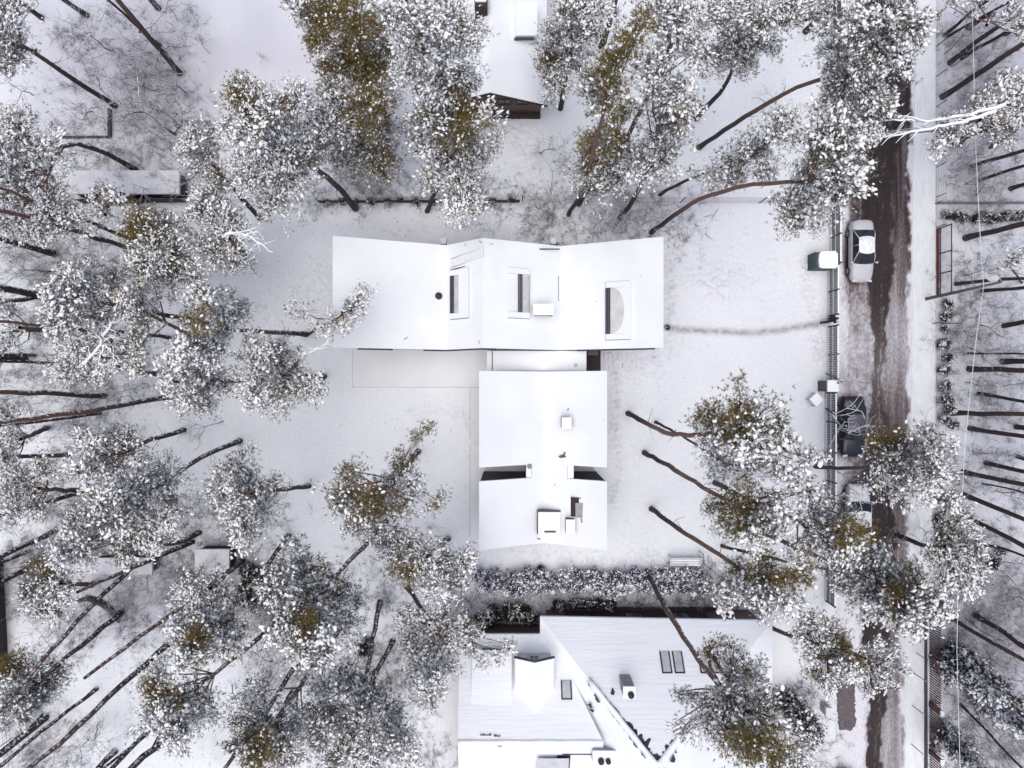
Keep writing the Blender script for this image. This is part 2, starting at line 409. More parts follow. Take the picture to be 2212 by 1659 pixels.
def ground_material():
    m = bpy.data.materials.new('trodden_snow'); m.use_nodes = True
    nt = m.node_tree; p = nt.nodes['Principled BSDF']; p.inputs['Roughness'].default_value = 0.85
    p.inputs['Specular IOR Level'].default_value = 0.1
    tc = nt.nodes.new('ShaderNodeTexCoord')
    n1 = nt.nodes.new('ShaderNodeTexNoise'); n1.inputs['Scale'].default_value = 0.10; n1.inputs['Detail'].default_value = 4
    n2 = nt.nodes.new('ShaderNodeTexNoise'); n2.inputs['Scale'].default_value = 5.0; n2.inputs['Detail'].default_value = 6
    for n in (n1, n2): nt.links.new(tc.outputs['Object'], n.inputs['Vector'])
    cr = nt.nodes.new('ShaderNodeValToRGB')
    cr.color_ramp.elements[0].position = .36; cr.color_ramp.elements[1].position = .66
    cr.color_ramp.elements[0].color = (0.735, 0.765, 0.815, 1); cr.color_ramp.elements[1].color = (0.79, 0.82, 0.85, 1)
    nt.links.new(n1.outputs[0], cr.inputs[0])
    cr2 = nt.nodes.new('ShaderNodeValToRGB')
    cr2.color_ramp.elements[0].position = .3; cr2.color_ramp.elements[1].position = .7
    cr2.color_ramp.elements[0].color = (0.90, 0.90, 0.91, 1); cr2.color_ramp.elements[1].color = (1, 1, 1, 1)
    nt.links.new(n2.outputs[0], cr2.inputs[0])
    mu = nt.nodes.new('ShaderNodeMix'); mu.data_type = 'RGBA'; mu.blend_type = 'MULTIPLY'; mu.inputs[0].default_value = 1
    nt.links.new(cr.outputs[0], mu.inputs[6]); nt.links.new(cr2.outputs[0], mu.inputs[7])
    at = nt.nodes.new('ShaderNodeAttribute'); at.attribute_name = 'dirt'  # dirt and litter, plus the wood shade painted in lower right
    n3 = nt.nodes.new('ShaderNodeTexNoise'); n3.inputs['Scale'].default_value = 9.0; n3.inputs['Detail'].default_value = 6; n3.inputs['Roughness'].default_value = .75
    nt.links.new(tc.outputs['Object'], n3.inputs['Vector'])
    ad = nt.nodes.new('ShaderNodeMath'); ad.operation = 'MULTIPLY_ADD'; ad.inputs[1].default_value = 2.2; ad.inputs[2].default_value = -0.45
    nt.links.new(n3.outputs[0], ad.inputs[0])
    th = nt.nodes.new('ShaderNodeAttribute'); th.attribute_name = 'thin'  # regional shade tone, mixed into the snow colour
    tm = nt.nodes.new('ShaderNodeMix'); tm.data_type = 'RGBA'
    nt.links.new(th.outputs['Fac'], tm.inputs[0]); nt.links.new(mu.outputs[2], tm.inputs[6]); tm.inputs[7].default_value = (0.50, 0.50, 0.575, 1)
    m2 = nt.nodes.new('ShaderNodeMath'); m2.operation = 'MULTIPLY'; m2.use_clamp = True
    nt.links.new(at.outputs['Fac'], m2.inputs[0]); nt.links.new(ad.outputs[0], m2.inputs[1])
    mx = nt.nodes.new('ShaderNodeMix'); mx.data_type = 'RGBA'
    nt.links.new(m2.outputs[0], mx.inputs[0]); nt.links.new(tm.outputs[2], mx.inputs[6]); mx.inputs[7].default_value = (0.115, 0.085, 0.095, 1)
    nt.links.new(mx.outputs[2], p.inputs['Base Color'])
    nb = nt.nodes.new('ShaderNodeTexNoise'); nb.inputs['Scale'].default_value = 14; nb.inputs['Detail'].default_value = 6
    nt.links.new(tc.outputs['Object'], nb.inputs['Vector'])
    bp = nt.nodes.new('ShaderNodeBump'); bp.inputs['Distance'].default_value = 0.018
    nt.links.new(nb.outputs[0], bp.inputs['Height']); nt.links.new(bp.outputs[0], p.inputs['Normal'])
    return m

# road: survey of the bare tracks.  y, left edge of traffic, dark from, dark to, right edge, darkness, left slush, right slush
ROAD = np.array([
    [-40,1845,1900,1964,1976,1.0,1,1],[150,1845,1888,1954,1973,1.0,1,.98],[350,1838,1868,1938,1969,1.0,1,.88],[440,1828,1862,1934,1967,1,.85,.85],
    [520,1820,1868,1930,1967,1,.7,.72],[600,1816,1872,1930,1966,1,.6,.58],[680,1815,1882,1922,1966,.9,.40,.32],[740,1815,1882,1916,1965,.75,.34,.30],
    [800,1815,1884,1912,1965,.6,.30,.40],[860,1812,1880,1914,1965,.75,.35,.55],[930,1820,1872,1930,1964,.85,.5,.65],[1020,1822,1860,1930,1963,.9,.6,.75],
    [1120,1830,1878,1934,1961,.95,.7,.55],[1220,1845,1870,1930,1959,1.0,.7,.5],[1350,1853,1862,1924,1956,1.0,.6,.5],[1420,1858,1868,1922,1954,1.0,.4,.5],
    [1500,1862,1878,1920,1953,1.0,.3,.45],[1560,1862,1872,1904,1952,.9,.4,.38],[1700,1855,1866,1906,1950,1.0,.5,.4]])
def road_cols(Yv): return [np.interp(yD(Yv), ROAD[:, 0], ROAD[:, i]) for i in range(1, 8)]
def road_wet_shade(X, Y):
    L, a, b, R, dk, sl, sr = road_cols(Y)
    wob = (vnoise(X, Y, 1.5, 2.2, 21) - .5)*12 + (vnoise(X, Y, .4, 1.0, 22) - .5)*11 + (vnoise(X, Y, .18, .3, 28)-.5)*9
    x = xD(X) + wob
    st = vnoise(X, Y, .10, 3.5, 23)*.6 + vnoise(X, Y, .22, 1.6, 24)*.4     # streaks left by tyres
    sp = vnoise(X, Y, .22, .22, 25)*.5 + vnoise(X, Y, .55, .8, 26)*.5
    inside = np.clip((x - a)/5, 0, 1)*np.clip((b - x)/5, 0, 1)
    left = np.clip((x - L)/22, 0, 1)*(x <= a + 4)*sl*(.35 + 1.1*sp)*(.6+.7*st)
    right = (x >= b - 4)*np.clip((R - x)/9, 0, 1)*sr*(.55 + .7*st)
    # two thinner, paler tyre-squeezed lines in the dark lane
    thin = .30*np.exp(-((x - (a + (b-a)*.62))/2.2)**2)*(st > .45)
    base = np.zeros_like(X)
    for (cx, cy, hw, hl) in ((26.3,10.0,1.0,2.5),(25.6,-3.2,1.1,2.5),(26.05,-9.75,1.1,2.5),(25.15,-31.5,1.1,2.5)):   # each parked car's shadow painted into the road as a dark ellipse
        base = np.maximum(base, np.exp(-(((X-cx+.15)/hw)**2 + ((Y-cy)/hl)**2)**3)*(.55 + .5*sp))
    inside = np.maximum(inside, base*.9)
    return np.clip(inside*dk*(.84 + .22*st) - thin*inside + (1 - inside)*np.maximum(left, right), 0, 1)
def road_material():
    m = bpy.data.materials.new('slushy_asphalt'); m.use_nodes = True
    nt = m.node_tree; p = nt.nodes['Principled BSDF']
    at = nt.nodes.new('ShaderNodeAttribute'); at.attribute_name = 'wet_shade'
    tc = nt.nodes.new('ShaderNodeTexCoord')
    mp = nt.nodes.new('ShaderNodeMapping'); mp.inputs['Scale'].default_value = (1, .45, 1)
    nt.links.new(tc.outputs['Object'], mp.inputs[0])
    nz = nt.nodes.new('ShaderNodeTexNoise'); nz.inputs['Scale'].default_value = 9; nz.inputs['Detail'].default_value = 7; nz.inputs['Roughness'].default_value = .75
    nt.links.new(mp.outputs[0], nz.inputs['Vector'])
    ad = nt.nodes.new('ShaderNodeMath'); ad.operation = 'MULTIPLY_ADD'; ad.inputs[1].default_value = .85
    nt.links.new(nz.outputs[0], ad.inputs[0]); nt.links.new(at.outputs['Fac'], ad.inputs[2])
    sb = nt.nodes.new('ShaderNodeMath'); sb.operation = 'SUBTRACT'; sb.inputs[1].default_value = .425
    nt.links.new(ad.outputs[0], sb.inputs[0])
    cr = nt.nodes.new('ShaderNodeValToRGB'); e = cr.color_ramp.elements
    e[0].position = 0.0; e[0].color = (0.66, 0.67, 0.72, 1)
    e[1].position = 1.0; e[1].color = (0.022, 0.016, 0.018, 1)
    for ps, c in ((.25, (0.38, 0.37, 0.40)), (.5, (0.16, 0.135, 0.14)), (.78, (0.048, 0.036, 0.039))):
        q = e.new(ps); q.color = (*c, 1)
    nt.links.new(sb.outputs[0], cr.inputs[0]); nt.links.new(cr.outputs[0], p.inputs['Base Color'])
    mr = nt.nodes.new('ShaderNodeMapRange'); mr.inputs['To Min'].default_value = .9; mr.inputs['To Max'].default_value = .45
    nt.links.new(at.outputs['Fac'], mr.inputs[0]); nt.links.new(mr.outputs[0], p.inputs['Roughness'])
    p.inputs['Specular IOR Level'].default_value = .2
    bp = nt.nodes.new('ShaderNodeBump'); bp.inputs['Distance'].default_value = .02
    nt.links.new(nz.outputs[0], bp.inputs['Height']); nt.links.new(bp.outputs[0], p.inputs['Normal'])
    return m

def build_setting():
    g = grid_mesh('ground', xs, ys, ground_z, [ground_material()], {'dirt': ground_dirt_shade, 'thin': ground_shade}); structure(g)
    rx = np.arange(24.6, 32.5, 0.09)
    ry = np.concatenate([far[:-1], [-48, -36], np.arange(-31.5, 31.51, 0.12), [36, 48], -far[::-1][1:]])
    def rz(X, Y):
        _, a, b, R, dk, sl, sr = road_cols(Y)
        w = road_wet_shade(X, Y)
        z = 0.045*(1 - w) + (vnoise(X, Y, .25, .5, 31) - .5)*.012
        z = z + 0.05*np.exp(-((xD(X) - R)/3.0)**2)*vnoise(X, Y, .3, .5, 33)
        return np.where(X < 24.8, -.03, z)
    r = grid_mesh('road', rx, ry, rz, [road_material()], {'wet_shade': road_wet_shade}); structure(r)
    # snow-covered pavement on the east side, a real step up from the road
    px = np.concatenate([[0, .02], np.linspace(.06, 1, 14)])
    def pav():
        V, F = [], []
        yy = np.concatenate([far[:-1], np.arange(-31.5, 31.51, 0.3), -far[::-1][1:]])
        for Yv in yy:
            R = np.interp(yD(Yv), ROAD[:, 0], ROAD[:, 4])
            x0 = (R - 1106 + 1.5)*H*K + (vnoise(np.array(0.), np.array(Yv), 1, .5, 41) - .5)*.12
            xr = 32.28 - .10*np.clip((yD(Yv) - 900)/700, 0, 1)*8.5
            for k, t in enumerate(px):
                z = -.03 if k == 0 else .13 + (vnoise(np.array(t*2.), np.array(Yv), .4, .5, 42) - .5)*.05
                V.append((x0 + (xr - x0)*t, Yv, float(z)))
            V.append((xr + .005, Yv, -.05))
        n = len(px) + 1
        for i in range(len(yy) - 1):
            for j in range(n - 1):
                a = i*n + j; F.append((a, a+1, a+n+1, a+n))
        return fast_mesh('pavement', V, F, [mat('pavement_snow', (0.67, 0.695, 0.73), (0.75, 0.775, 0.81), 3.0, .85, .03, 7, stretch=(1, .35, 1))])
    structure(link('pavement', pav()))
    # bare asphalt bay where a car stood
    rng = np.random.default_rng(8)
    b = MB(); x0, y0, x1, y1 = 1805, 1474, 1846, 1576
    out = []
    for (ax, ay, bx, by, n) in ((x0,y0,x1,y0,8),(x1,y0,x1+1,y1-12,22),(x1+1,y1-12,x1-8,y1,5),(x1-8,y1,x0+6,y1,8),(x0+6,y1,x0,y0,24)):
        for k in range(n):
            t = k/n; out.append((ax+(bx-ax)*t + rng.normal(0, 1.3), ay+(by-ay)*t + rng.normal(0, 1.3)))
    P = [W(*p)[:2] for p in out][::-1]
    cxy = np.mean(P, axis=0)
    hz = 0.078
    vs = [(p[0], p[1], hz) for p in P] + [(cxy[0], cxy[1], hz)]
    b.add(vs, [(i, (i+1) % len(P), len(P)) for i in range(len(P))])
    o = b.build('parking_bay', mat('bare_asphalt', (0.10, 0.085, 0.095), (0.14, 0.12, 0.13), 6, .8, .01, 40)); structure(o)
    # terraces, west of the house
    TS = mat('terrace_snow', (0.69, 0.71, 0.735), (0.72, 0.74, 0.765), .6, .85, .01, 6)
    t = MB(); a = W(762, 836, .14); c = W(1052, 745, .14)
    t.box(a[0], a[1], -.2, c[0], 2.6, .14)
    structure(t.build('terrace', TS))
    t = MB(); q = W(1016, 1160, .1); w1 = W(1034, 836, .1)
    t.box(q[0], q[1], -.2, w1[0]+.6, W(0, 836, .1)[1]-.05, .10)
    structure(t.build('garden_path', TS))
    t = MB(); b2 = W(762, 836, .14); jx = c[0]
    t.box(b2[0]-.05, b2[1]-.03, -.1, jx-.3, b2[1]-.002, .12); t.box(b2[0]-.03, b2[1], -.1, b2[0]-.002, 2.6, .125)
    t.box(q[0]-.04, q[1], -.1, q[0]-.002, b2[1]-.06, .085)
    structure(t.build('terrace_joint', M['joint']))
# ------------------------------------------------------------------ houses
def roof_plates(name, corners_rows, th, parent, o, m):
    """folded roof: corners_rows = list of ((xs,ys,z),(xn,yn,z)) edge pairs in order -> one slab mesh, finely cut for soft snow"""
    V, F = [], []
    nseg, ncr = 10, 12
    rows = []
    for i in range(len(corners_rows) - 1):
        (a0, b0), (a1, b1) = corners_rows[i], corners_rows[i+1]
        for k in range(nseg + (1 if i == len(corners_rows) - 2 else 0)):
            t = k / nseg
            rows.append((np.array(a0)*(1-t) + np.array(a1)*t, np.array(b0)*(1-t) + np.array(b1)*t))
    top = []
    for a, b in rows:
        top.append([a + (b - a)*j/ncr for j in range(ncr + 1)])
    T = np.array(top)
    X, Y = T[..., 0], T[..., 1]
    edge = np.zeros_like(X); edge[1:-1, 1:-1] = 1
    T[..., 2] += edge*((vnoise(X, Y, 2.5, 2.5, 51) - .5)*.05)
    n0, n1 = T.shape[:2]
    V = T.reshape(-1, 3); B = V.copy(); B[:, 2] -= th
    i = np.arange(n0-1)[:, None]*n1 + np.arange(n1-1)[None]
    Ft = np.stack([i, i+n1, i+n1+1, i+1], -1).reshape(-1, 4)
    nv = len(V)
    Fb = Ft[:, ::-1] + nv
    side = []
    ring = [r*n1 for r in range(n0)] + [(n0-1)*n1 + c for c in range(1, n1)] + [r*n1 + n1-1 for r in range(n0-2, -1, -1)] + [c for c in range(n1-2, 0, -1)]
    for a, b in zip(ring, ring[1:] + ring[:1]): side.append((a, b, b+nv, a+nv))
    F = np.concatenate([Ft, Fb, np.array(side)])
    mi = np.r_[np.zeros(len(Ft)), np.ones(len(Fb) + len(side))]
    me = fast_mesh(name, np.r_[V, B], F, m, mi, smooth=np.r_[np.ones(len(Ft), bool), np.zeros(len(Fb)+len(side), bool)], origin=o)
    # orientation fix so the snow faces up
    if me.polygons[0].normal.z < 0: me.flip_normals()
    me.set_sharp_from_angle(angle=math.radians(14))
    return link(name, me, parent)

def zprof(prof, x):
    return float(np.interp(x, [p[0] for p in prof], [p[1] for p in prof]))

def window(parent, o, c, w, h, nrm, frame_m, label=None, bars=1):
    """c centre on the wall plane, nrm 'x+','x-','y+','y-'"""
    f = MB(o); ax = nrm[0]; sg = 1 if nrm[1] == '+' else -1
    def bx(m, u0, u1, z0, z1, d0, d1):
        a, b = sorted((sg*d0, sg*d1))
        if ax == 'y': m.box(c[0]+u0, c[1]+a, c[2]+z0, c[0]+u1, c[1]+b, c[2]+z1)
        else: m.box(c[0]+a, c[1]+u0, c[2]+z0, c[0]+b, c[1]+u1, c[2]+z1)
    t = .06
    bx(f, -w/2, w/2, -h/2, -h/2+t, -.02, .06); bx(f, -w/2, w/2, h/2-t, h/2, -.02, .06)
    bx(f, -w/2, -w/2+t, -h/2+t, h/2-t, -.02, .06); bx(f, w/2-t, w/2, -h/2+t, h/2-t, -.02, .06)
    for k in range(bars):
        u = -w/2 + w*(k+1)/(bars+1); bx(f, u-.02, u+.02, -h/2+t, h/2-t, -.01, .05)
    fo = f.build('window', frame_m, parent)
    g = MB(o); bx(g, -w/2+t, w/2-t, -h/2+t, h/2-t, .005, .02)
    g.build('pane', M['glass'], fo)
    return fo

RS = None
def main_house():
    o = np.array([3.0, 0.0, 0.0])
    h = empty('modern_house', o, 'large T shaped house with folded white snow covered roofs in the middle of the plot', 'house')
    ncol, scol = [M['roof_snow'], M['fascia']], [M['roof_snow'], M['fascia']]
    prof = [(-11.9, 6.5), (-4.64, 3.6), (-1.98, 5.9), (3.44, 3.3), (10.1, 6.3)]
    yn, ys = 9.83, 2.42
    rn = roof_plates('roof', [((x, ys, z), (x, yn, z)) for x, z in prof], .28, h, o, ncol)
    # south wing: two butterfly plates joined by a central band
    sp = [(-2.23, 5.6), (2.2, 3.5), (6.44, 5.6)]
    def pl(x0, x1, y0, y1):
        xs_ = sorted({x0, x1} | {p[0] for p in sp if x0 < p[0] < x1})
        roof_plates('roof', [((x, y0, zprof(sp, x)), (x, y1, zprof(sp, x))) for x in xs_], .28, h, o, scol)
    pl(-2.23, 6.44, -5.66, .89); pl(-2.23, 6.44, -11.27, -6.60)
    pl(1.38, 3.86, -6.598, -5.662)
    # walls
    WM = M['render']
    def wall_under(pf, xa, xb, y0, y1):
        m = MB(o); pts = [(x, z) for x, z in pf if xa < x < xb]
        prof_ = [(xa, zprof(pf, xa))] + pts + [(xb, zprof(pf, xb))]
        n = len(prof_)
        vs = []
        for y in (y0, y1):
            vs += [(x, y, -.1) for x, z in prof_] + [(x, y, z - .30) for x, z in prof_]
        fs = []
        for k in range(n-1):
            fs += [(k, k+1, n+k+1, n+k), (2*n+k+1, 2*n+k, 3*n+k, 3*n+k+1), (n+k, n+k+1, 3*n+k+1, 3*n+k)]
        fs += [(0, n, 3*n, 2*n), (n-1, 2*n+n-1, 3*n+n-1, n+n-1)]
        m.add(vs, fs); return m.build('wall', WM, h)
    wall_under(prof, -11.2, 9.4, ys+.55, yn-.6)
    wall_under(sp, -1.6, 5.8, -5.2, .4)
    wall_under(sp, -1.6, 5.8, -10.7, -6.95)
    # terrace niches between the south plates
    for x0, x1 in ((-2.0, 1.02), (4.28, 6.2)):
        f = MB(o); f.box(x0, -6.62, .1, x1, -5.4, .35); f.build('balcony', [M['frost']], h)
    for xa, xb in ((-2.15, 1.0), (4.3, 6.36)):
        f = MB(o); za, zb = zprof(sp, xa)-.10, zprof(sp, xb)-.10
        f.add([(xa,-6.9,.3),(xb,-6.9,.3),(xb,-6.61,.3),(xa,-6.61,.3),(xa,-6.9,za-.25),(xb,-6.9,zb-.25),(xb,-6.61,zb-.2),(xa,-6.61,za-.2)],
              [(0,3,2,1),(4,5,6,7),(0,1,5,4),(1,2,6,5),(2,3,7,6),(3,0,4,7)])
        f.build('cladding', M['wood_dark'], h)
    for x0, x1 in ((1.0, 1.36), (3.88, 4.30)):
        f = MB(o); z = zprof(sp, (x0+x1)/2)
        f.box(x0, -6.58, z-.30, x1, -5.68, z-.12); f.build('gutter_box', M['snow'], h)
    f = MB(o); f.box(3.87, -6.6, 3.1, 3.98, -5.68, 4.13); f.build('parapet', M['metal_dark'], h)
    f = MB(o); f.box(1.27, -6.3, 3.2, 1.38, -5.68, 3.8); f.build('parapet', M['metal_dark'], h)
    # link between the wings
    l = MB(o); l.box(-1.75, .9, -.1, 5.3, 2.40, 2.9, 1); l.box(-1.80, .95, 2.9, 5.32, 2.37, 3.12, 0)
    l.build('link_roof', [M['roof_snow'], WM], h)
    l = MB(o); l.box(-1.44, .96, 3.12, -1.38, 2.36, 3.15); l.build('roof_joint', M['metal_dark'], h)
    l = MB(o); l.box(5.34, .5, .06, 6.75, 2.6, .10); l.build('door_mat', M['wood_dark'], h)
    l = MB(o); l.box(5.5, 2.1, .1, 6.3, 2.72, 2.2); l.build('door', M['metal_dark'], h)
    st = MB(o)
    for k in range(8): st.box(7.0+k*.36, 1.1, -.1, 7.0+(k+1)*.36-.05, 2.35, .10 - k*.012)
    st.build('steps', mat('step_snow', (.62, .63, .67), (.7, .71, .74), 3, .8, .01, 12), h)
    # windows hardly seen from above, on the garden sides
    for x in (-9.5, -6.5, 1.0, 7.5):
        window(h, o, (x, ys+.55, 1.7), 1.9, 1.6, 'y-', M['metal_dark'])
    for x in (-8.5, -3.0, 6.5):
        window(h, o, (x, yn-.6, 1.7), 1.6, 1.4, 'y+', M['metal_dark'])
    for y in (-1.0, -3.6, -8.8):
        window(h, o, (-1.6, y, 1.7), 1.8, 1.7, 'x-', M['metal_dark']); window(h, o, (5.8, y, 1.7), 1.6, 1.5, 'x+', M['metal_dark'])

    # roof light housings in the folds
    def skylight(x0, x1, y0, y1, pf, glass_side, dshape=False):
        zc = lambda x: zprof(pf, x)
        s = MB(o)
        lo = min(zc(x0), zc(x1))
        hx = .26
        # housing: parallel to the roof, standing .26 proud, leaving the pane sunk
        def slab(xa, xb, ya, yb, h0, h1):
            s.add([(xa,ya,zc(xa)+h0),(xb,ya,zc(xb)+h0),(xb,yb,zc(xb)+h0),(xa,yb,zc(xa)+h0),(xa,ya,zc(xa)+h1),(xb,ya,zc(xb)+h1),(xb,yb,zc(xb)+h1),(xa,yb,zc(xa)+h1)],
                  [(0,3,2,1),(4,5,6,7),(0,1,5,4),(1,2,6,5),(2,3,7,6),(3,0,4,7)])
        g0, g1 = glass_side       # pane extent in x, dark bars on the low side
        e = .38
        slab(x0, x1, y1-e, y1, -.05, hx); slab(x0, x1, y0, y0+e, -.05, hx)
        hi_first = g0 < (x0+x1)/2
        if hi_first: slab(g1, x1, y0+e+.002, y1-e-.002, -.05, hx)
        else: slab(x0, g0, y0+e+.002, y1-e-.002, -.05, hx)
        root = s.build('skylight', M['roof_snow'], h)
        p = MB(o); ya, yb = y0+e+.01, y1-e-.01
        bar = .07; low = g0 if hi_first else g1; d = 1 if hi_first else -1
        pa, pb = sorted((low + d*.30, g1 if hi_first else g0))
        if dshape:
            yc, ry, rx_ = (ya+yb)/2, (yb-ya)/2, (pb-pa)
            P = [(pa, yc-ry)] + [(pa + rx_*math.sin(math.pi*k/24)**.8, yc - ry*math.cos(math.pi*k/24)) for k in range(1, 24)] + [(pa, yc+ry)]
            p.prism([(x, y, zc(x)) for x, y in P], .02, .27)
        else:
            p.add([(pa,ya,zc(pa)+.16),(pb,ya,zc(pb)+.16),(pb,yb,zc(pb)+.16),(pa,yb,zc(pa)+.16)], [(0,1,2,3)])
        p.build('pane', M['frost_light'] if dshape else M['frost'], root)
        if dshape:      # snow bench filling the corners behind the round pane
            q = MB(o); q.add([(pa,ya,zc(pa)+.262),(pb+.002,ya,zc(pb)+.262),(pb+.002,yb,zc(pb)+.262),(pa,yb,zc(pa)+.262)], [(0,1,2,3)])
            q.build('snow_cover', M['roof_snow'], root)
        q = MB(o)
        for k in (0, .115, .23):
            xa, xb = sorted((low + d*k, low + d*(k+.075)))
            q.add([(xa,ya,zc(xa)+.0),(xb,ya,zc(xb)+.0),(xb,yb,zc(xb)+.0),(xa,yb,zc(xa)+.0),(xa,ya,zc(xa)+.20),(xb,ya,zc(xb)+.20),(xb,yb,zc(xb)+.20),(xa,yb,zc(xa)+.20)],
                  [(0,3,2,1),(4,5,6,7),(0,1,5,4),(1,2,6,5),(2,3,7,6),(3,0,4,7)])
        q.build('frame', M['metal_dark'], root)
        q = MB(o)   # grey strips painting the shadow lines along both ends of the housing
        zc2 = lambda x: zc(x) + .01
        for yy in (y1+.0, y0-.05):
            q.add([(x0,yy,zc2(x0)),(x1,yy,zc2(x1)),(x1,yy+.05,zc2(x1)),(x0,yy+.05,zc2(x0))], [(0,1,2,3)])
        q.build('flashing_shadow', M['metal_grey'], root)
    skylight(-4.36, -2.95, 4.55, 7.95, prof, (-4.36, -3.70))
    skylight(-.30, 1.22, 4.55, 7.95, prof, (.42, 1.22))
    skylight(6.45, 8.05, 3.05, 7.0, prof, (6.45, 7.62), True)
    # snow filled roof ladder climbing to the ridge
    la = MB(o); xa, xb = -4.25, -1.95
    ny0, ny1 = 8.05, 8.95
    for k in range(12):
        x = xa + (xb-xa)*k/11; z = zprof(prof, x)
        yy = (8.15 + .42*k/11)
        la.box(x-.025, yy, z+.02, x+.025, yy+.62, z+.09)
    ro = la.build('roof_ladder', M['faint'], h)
    la = MB(o)
    for dy in (0, .62):
        la.tube([(xa-.05, 8.15+dy, zprof(prof, xa)+.09), (xb+.05, 8.57+dy, zprof(prof, xb)+.09)], .03, 5)
    la.build('rail', M['faint'], ro)
    la = MB(o); la.tube([(xa-.1, 7.97, zprof(prof, xa)+.04), (xa+1.0, 8.12, zprof(prof, xa+1.0)+.04)], [.05, .02], 6); la.build('dark_batten', M['metal_dark'], ro)  # dark tapered tube beside the low end of the ladder
    # round stove flue, melted clear
    z = zprof(prof, -5.15)
    c = MB(o); c.cyl((-5.17, 6.2, z-.05), .26, .30, 14, 0, .22); c.cyl((-5.17, 6.2, z+.25), .15, .12, 12)
    c.build('flue', M['metal_dark'], h)
    # flat snow-topped box on legs
    c = MB(o); bx = W(1172, 687, 4.9)
    c.box(1.45, 4.72, 4.95, 2.85, 5.48, 5.22); hb = c.build('roof_unit', M['snow'], h)
    c = MB(o); c.box(1.5, 4.70, 4.78, 2.8, 5.4, 4.95)
    for x in (1.55, 2.1, 2.7):
        for y in (4.76, 5.3): c.box(x, y, 3.4, x+.06, y+.06, 4.8)
    c.build('leg', M['metal_dark'], hb)
    # small dark slots and marks on the roof
    c = MB(o)
    c.box(1.92, 9.42, 4.0, 3.35, 9.50, 4.07); c.build('vent_slot', M['metal_dark'], h)
    c = MB(o); c.add([(3.28, 5.9, 3.44), (3.33, 5.9, 3.42), (3.33, 7.7, 3.42), (3.28, 7.7, 3.44)], [(0,1,2,3)]); c.build('seam', M['metal_grey'], h)
    for px, py in ((953, 523), (1190, 523)):
        c = MB(o); q = W(px+5, py, 2.6); c.box(q[0]-.2, q[1]-.15, 2.3, q[0]+.2, q[1]+.25, 2.72); c.build('vent', M['fascia'], h)
    c = MB(o); c.box(2.75, 9.84, 2.2, 3.3, 10.25, 2.25); c.box(2.75, 10.2, .0, 2.8, 10.25, 2.7); c.box(3.25, 10.2, .0, 3.3, 10.25, 2.7); c.build('bracket', M['metal_dark'], h)
    # dark eaves gutters on the south side of the north wing
    c = MB(o)
    for xa, xb in ((-10.4, -8.2), (-6.2, -1.1), (4.6, 9.6)):
        n = 10
        P = [(xa + (xb-xa)*k/n, ys-.05, zprof(prof, xa + (xb-xa)*k/n)-.10) for k in range(n+1)]
        c.tube(P, .055, 6)
    c.build('gutter', M['metal_dark'], h)
    # chimneys and hatches of the south wing
    def cap_box(nm, x0, y0, x1, y1, zb, zt, side_m, zs=.12):
        c = MB(o); c.box(x0, y0, zb, x1, y1, zt); r = c.build(nm, side_m, h)
        c = MB(o); c.box(x0-.02, y0-.02, zt, x1+.02, y1+.02, zt+zs); c.build('snow_cap', M['snow'], r); return r
    cap_box('chimney', 3.42, -3.05, 4.05, -2.30, 3.6, 5.05, M['wood_dark'])
    cap_box('chimney', 3.72, -10.3, 4.30, -9.30, 3.6, 5.05, M['wood_brown'])
    c = MB(o); q = W(1215, 890, 4.4); c.tube([(3.88, -2.2, 3.9), (3.90, -1.7, 4.5)], .03, 5); c.build('antenna', M['metal_dark'], h)
    cap_box('roof_hatch', 1.85, -10.72, 3.35, -8.95, 3.5, 4.20, M['fascia'], .14)
    c = MB(o); c.box(1.82, -8.9, 3.5, 3.40, -8.84, 4.3); c.box(1.76, -10.5, 3.5, 1.82, -8.9, 4.25); c.build('flashing_shadow', M['metal_dark'], h)
    c = MB(o); c.box(2.25, -10.35, 4.345, 3.05, -10.22, 4.39); c.box(1.80, -10.95, 3.75, 2.0, -10.85, 3.85); c.build('hinge', M['metal_dark'], h)
    # open roof hatch: dark well and a frosted lid
    c = MB(o); z = zprof(sp, 4.3)
    c.add([(4.08,-9.2,zprof(sp,4.08)+.015),(4.62,-9.2,zprof(sp,4.62)+.015),(4.62,-7.85,zprof(sp,4.62)+.015),(4.08,-7.85,zprof(sp,4.08)+.015)], [(0,1,2,3)])
    c.box(4.08, -7.92, 4.2, 5.4, -7.86, 4.75); r = c.build('skylight', M['wood_dark'], h)
    c = MB(o); c.obox((4.72, -8.72, 4.72), (.66, 1.02, .07), 0, 0, (0, -.2)); c.build('pane', M['metal_grey'], r)
    c = MB(o); c.tube([(4.75,-9.25,4.9),(4.82,-9.55,4.9)], .03, 5); c.build('handle', M['metal_dark'], r)
    for k, (px, py) in enumerate(((4.3, -10.0),)):
        pass
    # melt marks, twigs and lumps of fallen snow on the big roofs
    rg = np.random.default_rng(17); c = MB(o); c2 = MB(o)
    for (px, py, l) in ((1040,530,.16),(1063,533,.12),(1036,741,.14),(730,588,.08),(876,731,.18),(1005,529,.1),(1290,650,.07),(1200,1052,.1),(1300,905,.08),(1378,600,.06)):
        x = W(px, py, 4.8)[0]; y = W(px, py, 4.8)[1]; z = (zprof(prof, x) if y > 0 else zprof(sp, x)) + .03
        a = rg.uniform(0, 3.1)
        c.obox((x, y, z), (l*1.6, l*.35, .04), a)
    c.build('melt_mark', M['metal_grey'], h)
    # eaves outlet
    c = MB(o); c.box(2.05, -11.6, 3.2, 2.45, -11.27, 3.36); c.build('outlet', M['fascia'], h)
